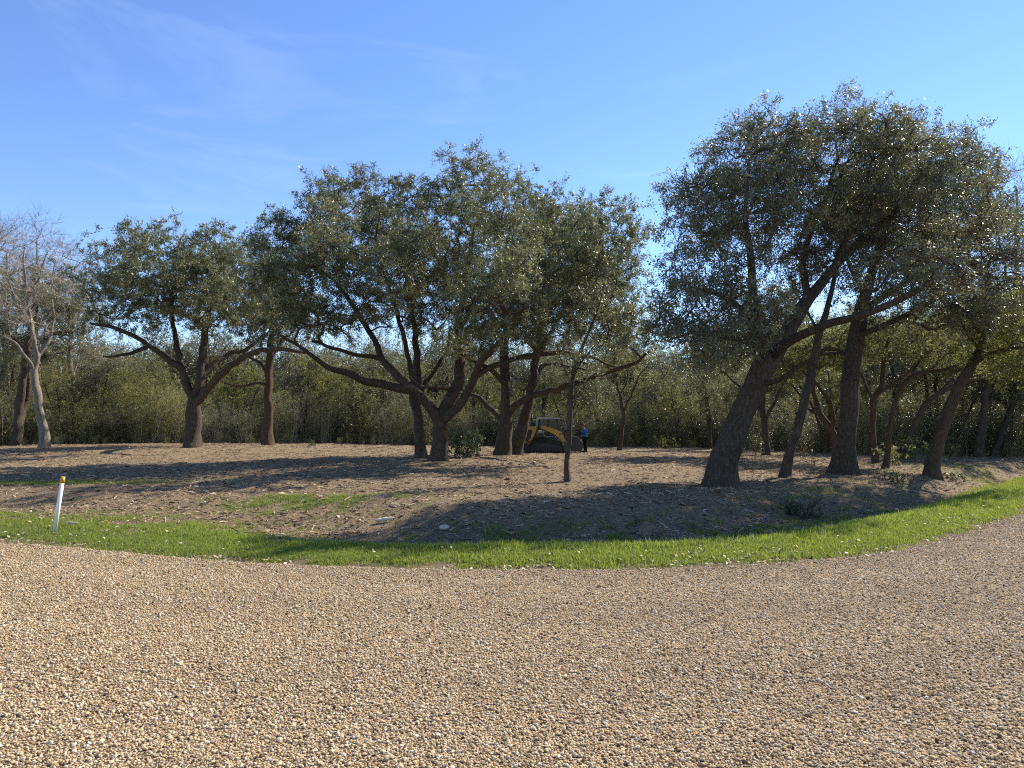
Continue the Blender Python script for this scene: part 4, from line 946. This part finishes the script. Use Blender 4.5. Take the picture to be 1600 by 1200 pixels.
k = rg.random(n) < np.exp(-((s_ - .12) / .28) ** 2) * .38 * sstep(.3, .7, fbm(Xc * .9, Yc * .9, 97, 3)) * 1.5 + (s_ > .2) * (s_ < 5) * .035 + (s_ < 0) * .0035
Xc, Yc, s_ = Xc[k], Yc[k], s_[k]; n = len(Xc)
scatter('fallen_leaves', np.stack([Xc, Yc, np.where(s_ < .05, .012, terrain(Xc, Yc) + .035 * sstep(0.1, .5, s_) + .01)], -1), np.stack([rg.normal(0, .35, n), rg.normal(0, .35, n), rg.random(n) * 6.28], -1),
        rg.uniform(.03, .075, n), rg.integers(0, 4, n), [chip(820 + i, 'leaf') for i in range(4)], 'dry pale fallen leaves along the edge of the gravel', 'fallen leaves', M['dead_leaf'])
print('litter', n)

# ------------------------------------------------------------------ built objects
def box_mesh(x0, x1, y0, y1, z0, z1, bev=0.01):
    bm = bmesh.new(); bmesh.ops.create_cube(bm, size=1)
    for v in bm.verts: v.co = Vector(((x0 + x1) / 2 + v.co.x * (x1 - x0), (y0 + y1) / 2 + v.co.y * (y1 - y0), (z0 + z1) / 2 + v.co.z * (z1 - z0)))
    if bev: bmesh.ops.bevel(bm, geom=bm.edges[:], offset=bev, segments=2, affect='EDGES', profile=.6)
    me = bpy.data.meshes.new('box'); bm.to_mesh(me); bm.free(); return me
def prof_mesh(pts, y0, y1, bev=0.015):
    bm = bmesh.new(); vs = [bm.verts.new((x, y0, z)) for x, z in pts]; f = bm.faces.new(vs)
    r = bmesh.ops.extrude_face_region(bm, geom=[f]); bmesh.ops.translate(bm, vec=(0, y1 - y0, 0), verts=[v for v in r['geom'] if isinstance(v, bmesh.types.BMVert)])
    bmesh.ops.recalc_face_normals(bm, faces=bm.faces[:])
    if bev: bmesh.ops.bevel(bm, geom=bm.edges[:], offset=bev, segments=2, affect='EDGES', profile=.6)
    me = bpy.data.meshes.new('profile'); bm.to_mesh(me); bm.free(); return me
def cyl_mesh(p0, p1, r0, r1=None, seg=20, bev=0.0):
    r1 = r0 if r1 is None else r1; p0 = Vector(p0); p1 = Vector(p1); d = p1 - p0
    bm = bmesh.new(); bmesh.ops.create_cone(bm, cap_ends=True, segments=seg, radius1=r0, radius2=r1, depth=d.length)
    bmesh.ops.transform(bm, matrix=Matrix.Translation((p0 + p1) / 2) @ d.to_track_quat('Z', 'Y').to_matrix().to_4x4(), verts=bm.verts[:])
    if bev: bmesh.ops.bevel(bm, geom=[e for e in bm.edges if e.calc_face_angle(0) > 1.0], offset=bev, segments=2, affect='EDGES')
    me = bpy.data.meshes.new('cylinder'); bm.to_mesh(me); bm.free()
    for p in me.polygons: p.use_smooth = len(p.vertices) == 4
    return me
def tubes_mesh(paths, r, seg=8):
    Vs, Fs, k = [], [], 0
    for P in paths:
        q, rr = smooth_path(P, [r] * len(P), .08); V, F = tube(q, rr, seg, 0, 0); Vs.append(V); Fs.append(F + k); k += len(V)
    return quad_mesh('tubes', np.vstack(Vs), np.vstack(Fs), smooth=True)

M['yellow'] = plain('loader_yellow', (0.42, 0.22, 0.035), .45, 0, .5, .18, 3)
M['black'] = plain('loader_black', (0.016, 0.016, 0.017), .5, 0, .5, .3, 4)
M['rubber'] = plain('track_rubber', (0.03, 0.027, 0.024), .9, 0, .2, .5, 5)
M['steel'] = plain('worn_steel', (0.34, 0.33, 0.31), .5, .6, .5, .35, 6)
M['grey_paint'] = plain('grey_paint', (0.30, 0.30, 0.29), .5, 0, .5, .15, 4)
M['decal'] = plain('decal_white', (0.62, 0.62, 0.60), .5)
M['lamp'] = plain('lamp_lens', (0.7, 0.7, 0.66), .2)
m, nt, b, out = new_mat('cab_glass'); b.inputs['Base Color'].default_value = (.012, .014, .015, 1); b.inputs['Roughness'].default_value = .12; b.inputs['Specular IOR Level'].default_value = .25; M['glass'] = m

# compact track loader with a mulching head, seen from its right side, facing right
lb = ground_hit(815, 706); lb[2] = float(terrain(lb[0] + 1.5, lb[1], False)) - .01
LO = tag(empty('track_loader', lb, R(-4)), 'yellow and black compact track loader with dark mulching head parked among the trees', 'loader')
link('chassis', prof_mesh([(.30, .42), (2.55, .42), (2.62, .62), (2.2, .95), (1.45, 1.15), (.45, 1.12), (.18, .8)], -.5, .5), M['black'], LO)
ec = link('engine_cover', prof_mesh([(.02, .62), (.12, .50), (.46, .42), (.72, .80), (1.0, 1.55), (.92, 1.64), (.18, 1.60), (.04, 1.45)], -.66, .66, .04), M['yellow'], LO)
link('grille', prof_mesh([(.28, .72), (.40, .68), (.58, .95), (.70, 1.30), (.66, 1.42), (.42, 1.42), (.32, 1.3), (.26, .95)], -.675, -.655, .005), M['black'], ec)
link('grille', prof_mesh([(.28, .72), (.40, .68), (.58, .95), (.70, 1.30), (.66, 1.42), (.42, 1.42), (.32, 1.3), (.26, .95)], .655, .675, .005), M['black'], ec)
link('rear_bumper', box_mesh(-.12, .14, -.6, .6, .42, .66, .02), M['black'], LO)
for s in (-1, 1): link('tail_lamp', box_mesh(-.135, -.11, s * .5 - .05, s * .5 + .05, .55, .62, .004), plain('tail_lamp_red', (.35, .02, .015), .3), LO)
# cab
cabp = [(1.02, 1.05), (2.30, 1.05), (2.36, 1.25), (2.22, 2.06), (1.10, 2.10), (.96, 1.5)]
cb = link('cab', prof_mesh([(1.02, 1.0), (2.30, 1.0), (2.36, 1.22), (1.0, 1.25)], -.46, .46, .02), M['black'], LO)
for s in (-1, 1):
    for a_, c_ in (((1.04, 1.2), (1.12, 2.08)), ((2.33, 1.2), (2.21, 2.08)), ((1.66, 1.2), (1.66, 2.08))):
        link('pillar', cyl_mesh((a_[0], s * .44, a_[1]), (c_[0], s * .44, c_[1]), .04, seg=10), M['black'], cb)
    link('side_window', prof_mesh([(1.08, 1.22), (2.30, 1.22), (2.19, 2.06), (1.14, 2.06)], s * .435 - .006, s * .435 + .006, 0), M['glass'], cb)
link('front_door', prof_mesh([(2.325, 1.2), (2.35, 1.2), (2.225, 2.06), (2.2, 2.06)], -.40, .40, 0), M['glass'], cb)
link('rear_window', prof_mesh([(1.04, 1.25), (1.06, 1.25), (1.14, 2.06), (1.12, 2.06)], -.40, .40, 0), M['glass'], cb)
rf = link('cab_roof', prof_mesh([(1.02, 2.06), (2.34, 2.06), (2.38, 2.11), (2.30, 2.17), (1.10, 2.18), (1.0, 2.13)], -.52, .52, .015), M['grey_paint'], LO)
for s in (-1, 1):
    link('work_lamp', box_mesh(2.36, 2.42, s * .38 - .06, s * .38 + .06, 2.07, 2.14, .01), M['lamp'], rf)
# rear guard rails, exhaust, air cleaner
link('guard_rail', tubes_mesh([[(.10, y, 1.58), (.14, y, 2.05), (.30, y, 2.12), (1.05, y, 2.14)] for y in (-.5, .5)] + [[(.14, -.5, 2.05), (.14, 0, 2.07), (.14, .5, 2.05)], [(.2, -.5, 1.62), (.6, -.5, 2.12)], [(.2, .5, 1.62), (.6, .5, 2.12)]], .025), M['black'], LO)
link('exhaust_stack', cyl_mesh((.62, .2, 1.6), (.62, .2, 2.34), .055, seg=14, bev=.006), M['black'], LO)
link('air_cleaner', box_mesh(.55, .85, -.3, .05, 1.62, 1.86, .04), M['black'], LO)
link('rear_post', box_mesh(.93, 1.02, -.52, -.44, 1.55, 2.2, .01), M['grey_paint'], LO)
# lift arms
for s in (-1, 1):
    y0, y1 = (-.72, -.56) if s < 0 else (.56, .72)
    am = link('lift_arm', prof_mesh([(1.22, 1.64), (1.34, 1.70), (2.12, 1.44), (2.42, 1.30), (2.66, .92), (2.92, .50), (2.80, .34), (2.58, .44), (2.36, .86), (2.12, 1.08), (1.40, 1.44), (1.24, 1.50)], y0, y1, .02), M['yellow'], LO)
    link('arm_pin', cyl_mesh((2.40, y0 - .03, 1.14), (2.40, y1 + .03, 1.14), .05, seg=14), M['black'], am)
    link('lift_cylinder', cyl_mesh((1.35, s * .62, .95), (2.25, s * .62, .72), .06, seg=12), M['black'], LO)
    link('cylinder_rod', cyl_mesh((1.9, s * .62, .81), (2.6, s * .62, .62), .032, seg=10), M['steel'], LO)
    # side panel over the track with its pale trim and unreadable maker's mark
    pn = link('side_panel', prof_mesh([(.78, .86), (1.08, 1.42), (1.34, 1.46), (1.42, 1.16), (1.52, 1.06), (2.08, .86), (2.48, .60), (2.2, .56), (1.5, .86), (1.15, .98)], s * .66 - .012, s * .66 + .012, .004), M['black'], LO)
    link('trim', tubes_mesh([[(1.38, s * .685, 1.36), (1.42, s * .685, 1.10), (1.6, s * .685, 1.0), (2.05, s * .685, .98), (2.30, s * .685, .78), (2.48, s * .685, .64)]], .02, 6), M['steel'], pn)
    link('trim', tubes_mesh([[(1.05, s * .70, 1.0), (1.35, s * .70, 1.02), (2.0, s * .70, .80), (2.75, s * .70, .58)]], .016, 6), M['steel'], pn)
    link('decal', box_mesh(1.08, 1.30, s * .676 - .004, s * .676 + .004, 1.30, 1.39, 0), M['decal'], pn)
    link('decal', box_mesh(.98, 1.34, s * .676 - .004, s * .676 + .004, 1.215, 1.24, 0), M['decal'], pn)
# rubber tracks
def belt_loop(off):
    pts = []
    for cx, cz, r in ((.34, .30, .24), (1.18, .74, .20), (2.78, .30, .24), (.34, .10, .04), (2.6, .10, .04)):
        for a in np.linspace(0, 2 * math.pi, 40, endpoint=False): pts.append((cx + (r + off) * math.cos(a), cz + (r + off) * math.sin(a)))
    pts = sorted(set((round(a, 5), round(c, 5)) for a, c in pts)); low, up = [], []
    cr = lambda o, a, c: (a[0] - o[0]) * (c[1] - o[1]) - (a[1] - o[1]) * (c[0] - o[0])
    for p in pts:
        while len(low) > 1 and cr(low[-2], low[-1], p) <= 0: low.pop()
        low.append(p)
    for p in pts[::-1]:
        while len(up) > 1 and cr(up[-2], up[-1], p) <= 0: up.pop()
        up.append(p)
    h = np.array(low[:-1] + up[:-1]); h = np.vstack([h, h[:1]]); d = np.concatenate([[0], np.cumsum(np.linalg.norm(np.diff(h, axis=0), axis=1))])
    t = np.linspace(0, d[-1], 121)[:-1]
    return np.stack([np.interp(t, d, h[:, 0]), np.interp(t, d, h[:, 1])], -1)
for s in (-1, 1):
    ya, yb = (-.97, -.57) if s < 0 else (.57, .97)
    tk = tag(empty('track', (0, 0, 0)), None); tk.parent = LO
    o_, i_ = belt_loop(.05), belt_loop(.02); n_ = len(o_); V, F = [], []
    for k in range(n_):
        e = .028 if (k % 3) == 0 else 0.0
        nrm = unit(o_[k] - i_[k]); q = o_[k] + nrm * e
        V += [(q[0], ya, q[1]), (q[0], yb, q[1]), (i_[k][0], yb, i_[k][1]), (i_[k][0], ya, i_[k][1])]
    for k in range(n_):
        a_, c_ = k * 4, ((k + 1) % n_) * 4
        for j in range(4): F.append([a_ + j, a_ + (j + 1) % 4, c_ + (j + 1) % 4, c_ + j])
    link('belt', quad_mesh('belt', np.array(V), np.array(F)), M['rubber'], tk)
    for cx, cz, r in ((.34, .30, .22), (2.78, .30, .22)): link('idler_wheel', cyl_mesh((cx, ya + .05, cz), (cx, yb - .05, cz), r, seg=24, bev=.02), M['black'], tk)
    link('drive_sprocket', cyl_mesh((1.18, ya + .06, .74), (1.18, yb - .06, .74), .18, seg=16, bev=.02), M['rubber'], tk)
    for k in range(6): link('roller', cyl_mesh((.72 + k * .34, ya + .05, .20), (.72 + k * .34, yb - .05, .20), .125, seg=18, bev=.015), M['black'], tk)
    link('track_frame', prof_mesh([(.36, .09), (2.72, .09), (2.72, .30), (2.5, .40), (1.35, .66), (1.0, .66), (.5, .40), (.36, .30)], ya + .12, yb - .12, .01), M['black'], tk)
# mulching head on the lift arms
mh = empty('mulching_head', (0, 0, 0)); mh.parent = LO
link('hood', prof_mesh([(2.78, .30), (2.86, .98), (3.10, 1.06), (3.45, .98), (3.72, .72), (3.78, .50), (3.70, .46), (3.40, .80), (3.05, .84), (2.98, .28)], -.92, .92, .015), M['black'], mh)
for s in (-1, 1): link('end_plate', prof_mesh([(2.80, .10), (3.66, .10), (3.82, .34), (3.78, .62), (3.50, .96), (2.88, .98)], s * .92 - .02, s * .92 + .02, .008), M['black'], mh)
link('drum', cyl_mesh((3.40, -.88, .42), (3.40, .88, .42), .26, seg=20), M['steel'], mh)
bm = bmesh.new()
for k in range(28):
    a = k * 2.4; y = -.84 + k * .0622
    r = bmesh.ops.create_cube(bm, size=.09); bmesh.ops.transform(bm, matrix=Matrix.Translation((3.40 + .28 * math.cos(a), y, .42 + .28 * math.sin(a))) @ Matrix.Rotation(-a, 4, 'Y'), verts=r['verts'])
me = bpy.data.meshes.new('teeth'); bm.to_mesh(me); bm.free(); link('teeth', me, M['steel'], mh)
link('push_bar', tubes_mesh([[(2.95, y, .98), (2.86, y, 1.45), (2.98, y, 1.62), (3.25, y, 1.63)] for y in (-.75, .75)], .04), M['black'], mh)
link('push_bar', box_mesh(2.74, 3.30, -.82, -.30, 1.58, 1.65, .015), M['grey_paint'], mh); link('push_bar', box_mesh(2.74, 3.30, .30, .82, 1.58, 1.65, .015), M['grey_paint'], mh)
link('hose', tubes_mesh([[(2.62, y, .9), (2.78, y, 1.25), (3.0, y, 1.28), (3.08, y, 1.02)] for y in (-.2, -.1, .1)], .022), M['rubber'], mh)
link('coupler', box_mesh(2.68, 2.84, -.55, .55, .30, .92, .02), M['black'], mh)

# worker
def skin(name, verts, edges, radii, mat, parent, sub=1, root=0):
    me = bpy.data.meshes.new(name); me.from_pydata([tuple(v) for v in verts], edges, []); me.update()
    o = link(name, me, mat, parent); o.modifiers.new('skin', 'SKIN').use_smooth_shade = True
    for i, r in enumerate(radii):
        me.skin_vertices[0].data[i].radius = r if isinstance(r, tuple) else (r, r)
    me.skin_vertices[0].data[root].use_root = True
    md = o.modifiers.new('subsurf', 'SUBSURF'); md.levels = sub; md.render_levels = sub
    return o
M['skin'] = plain('skin', (.38, .22, .15), .6, 0, .4, .1); M['shirt'] = plain('blue_shirt', (.045, .14, .40), .85, 0, .2, .2, 9); M['trousers'] = plain('dark_trousers', (.015, .017, .024), .9, 0, .2, .3, 9)
M['boot'] = plain('boot_leather', (.018, .014, .011), .7); M['cap'] = plain('red_cap', (.16, .035, .035), .85); M['eye'] = plain('eye', (.02, .015, .01), .2); M['lip'] = plain('lip', (.3, .12, .1), .5); M['hair'] = plain('hair', (.03, .022, .016), .8)
pb = ground_hit(914.5, 706.5)
PE = tag(empty('person', pb, R(200)), 'person in a blue shirt, dark trousers and dark red cap looking down beside the loader', 'person')
Vx, Ed, Ra = [], [], []
def jn(p, r, par=None):
    Vx.append(p); Ra.append(r); i = len(Vx) - 1
    if par is not None: Ed.append((par, i))
    return i
pel = jn((0, 0, .95), (.13, .10)); sp = jn((.01, 0, 1.10), (.125, .095), pel); ch = jn((.03, 0, 1.30), (.145, .10), sp); nk = jn((.06, 0, 1.45), .055, ch); n2 = jn((.09, 0, 1.52), .052, nk)
h1 = jn((.115, 0, 1.58), (.066, .078), n2); h2 = jn((.125, 0, 1.65), (.076, .092), h1); h3 = jn((.115, 0, 1.72), (.06, .07), h2)
for s in (-1, 1):
    sh = jn((.03, s * .17, 1.38), .062, ch); el = jn((.05, s * .235, 1.12), .045, sh); wr = jn((.24, s * .15, 1.03), .029, el); pa = jn((.30, s * .13, 1.02), (.03, .017), wr)
    for k, (dy, L) in enumerate(((-.03, .075), (-.01, .085), (.01, .08), (.03, .062))):
        k1 = jn((.345, s * .13 + dy * 1.0, 1.025), .0095, pa); k2 = jn((.345 + L * .5, s * .125 + dy, 1.02 - .01), .0085, k1); jn((.345 + L * .75, s * .12 + dy, .985), .0075, k2)
    t1 = jn((.285, s * .09, 1.03), .011, pa); jn((.325, s * .075, 1.04), .009, t1)
    hp = jn((0, s * .09, .90), .088, pel); kn = jn((.025, s * .10, .50), .058, hp); an = jn((-.01, s * .105, .10), .04, kn); jn((.10, s * .115, .045), .036, an)
body = skin('body', Vx, Ed, Ra, M['skin'], PE, 1)
def sub_skin(name, pts, ed, rr, mat): return skin(name, pts, ed, rr, mat, PE, 1)
sub_skin('shirt', [(0, 0, .76), (.01, 0, 1.08), (.03, 0, 1.30), (.055, 0, 1.42), (.03, -.17, 1.385), (.05, -.24, 1.12), (.225, -.155, 1.035), (.03, .17, 1.385), (.05, .24, 1.12), (.225, .155, 1.035)],
         [(0, 1), (1, 2), (2, 3), (2, 4), (4, 5), (5, 6), (2, 7), (7, 8), (8, 9)], [(.185, .155), (.175, .145), (.185, .145), .08, .092, .072, .052, .092, .072, .052], M['shirt'])
sub_skin('trousers', [(0, 0, .93), (0, -.09, .87), (.025, -.10, .50), (-.01, -.105, .09), (0, .09, .87), (.025, .10, .50), (-.01, .105, .09)], [(0, 1), (1, 2), (2, 3), (0, 4), (4, 5), (5, 6)], [(.155, .125), .12, .092, .076, .12, .092, .076], M['trousers'])
for s in (-1, 1): link('boot', prof_mesh([(-.075, 0), (.19, 0), (.20, .045), (.15, .085), (.06, .105), (.05, .17), (-.07, .17), (-.085, .06)], s * .11 - .048, s * .11 + .048, .02), M['boot'], PE)
bm = bmesh.new(); bmesh.ops.create_uvsphere(bm, u_segments=20, v_segments=12, radius=.108); bmesh.ops.delete(bm, geom=[v for v in bm.verts if v.co.z < -.005], context='VERTS')
for v in bm.verts: v.co = Vector((v.co.x * 1.05 + .117, v.co.y * .9, v.co.z * .92 + 1.675))
me = bpy.data.meshes.new('cap'); bm.to_mesh(me); bm.free(); me.polygons.foreach_set('use_smooth', np.ones(len(me.polygons), bool)); cp = link('cap', me, M['cap'], PE)
link('brim', prof_mesh([(.19, 1.675), (.31, 1.635), (.312, 1.643), (.19, 1.69)], -.065, .065, .003), M['cap'], cp)
link('nose', cyl_mesh((.20, 0, 1.655), (.232, 0, 1.615), .008, .015, 8), M['skin'], body)
for s in (-1, 1):
    link('eye', cyl_mesh((.195, s * .032, 1.648), (.206, s * .032, 1.646), .010, seg=8), M['eye'], body); link('ear', cyl_mesh((.115, s * .082, 1.63), (.112, s * .097, 1.632), .028, .022, 10), M['skin'], body)
link('mouth', box_mesh(.192, .204, -.022, .022, 1.583, 1.591, .002), M['lip'], body)
bm = bmesh.new(); bmesh.ops.create_uvsphere(bm, u_segments=16, v_segments=10, radius=.1)
for v in bm.verts: v.co = Vector((v.co.x * .62 + .078, v.co.y * .86, v.co.z * .6 + 1.635))
me = bpy.data.meshes.new('hair'); bm.to_mesh(me); bm.free(); link('hair', me, M['hair'], body)

# leaning marker post by the road
pp = ground_hit(85, 831); top = at(98.5, 745, pp[1] - .05)
MP = tag(empty('marker_post', pp), 'leaning white plastic marker post with yellow top on the left grass verge', 'post')
d = Vector(top) - Vector(pp); M['pvc'] = plain('white_plastic', (.74, .74, .72), .45, 0, .5, .06, 5); M['cap_yellow'] = plain('yellow_cap', (.62, .30, .015), .5)
link('pole', cyl_mesh(-d * .12, d * .92, .031, seg=24), M['pvc'], MP); link('cap', cyl_mesh(d * .885, d, .0335, .033, 24, .005), M['cap_yellow'], MP)

# loose pieces of wood and stone on the verge and road
def log_piece(name, label, px, py, L, r, rz, mat, seed, cat='branch', tilt=0.0, rise=None):
    p = ground_hit(px, py); rg_ = np.random.default_rng(seed); k = 7
    t = np.linspace(-.5, .5, k) * L; w = rg_.normal(0, .02 * L, (k, 2)).cumsum(0)
    P = np.stack([t, w[:, 0], np.abs(w[:, 1]) * .3 + t * tilt], -1); q, rr = smooth_path(P, r * np.array([.45, .9, 1, 1.05, .95, .85, .4]), L / 18)
    V, F = tube(q, rr, 10, 0, .14, seed); o = link(name, quad_mesh(name, V, F, smooth=True), mat, None)
    o.location = p + np.array((0, 0, rise if rise is not None else r * .75)); o.rotation_euler = (0, 0, rz); return tag(o, label, cat)
M['pale_wood'] = plain('split_wood', (.58, .48, .36), .85, 0, .2, .3, 30); M['dark_wood'] = plain('rotten_wood', (.07, .055, .045), .9, 0, .2, .4, 30); M['grey_stone'] = plain('grey_stone', (.42, .37, .30), .85, 0, .3, .25, 40)
log_piece('broken_branch', 'pale split piece of wood lying on the ditch bank left of the shade', 601, 817, .36, .035, .25, M['pale_wood'], 1, tilt=.12, rise=.06)
log_piece('broken_branch', 'weathered chunk of wood in the shade of the ditch', 694, 829, .20, .045, .5, M['pale_wood'], 2, rise=.05)
log_piece('broken_branch', 'short pale stick in the grass beside the marker post', 111, 823, .24, .016, .0, M['pale_wood'], 3, rise=.06)
log_piece('flat_stone', 'pale flat stone lying alone on the near gravel', 311, 1153, .085, .017, .05, M['grey_stone'], 4, 'stone', rise=.018)
log_piece('dark_clod', 'small dark clod on the open gravel left of centre', 594, 932, .06, .018, .4, M['dark_wood'], 5, 'clod', rise=.018)
log_piece('bark_piece', 'small dark curl of bark at the gravel edge', 901, 895, .13, .02, -.2, M['dark_wood'], 6, 'bark', rise=.02)
log_piece('bark_piece', 'thin pale stick on the near gravel below the centre', 556, 1082, .12, .007, .9, M['pale_wood'], 7, 'stick', rise=.014)
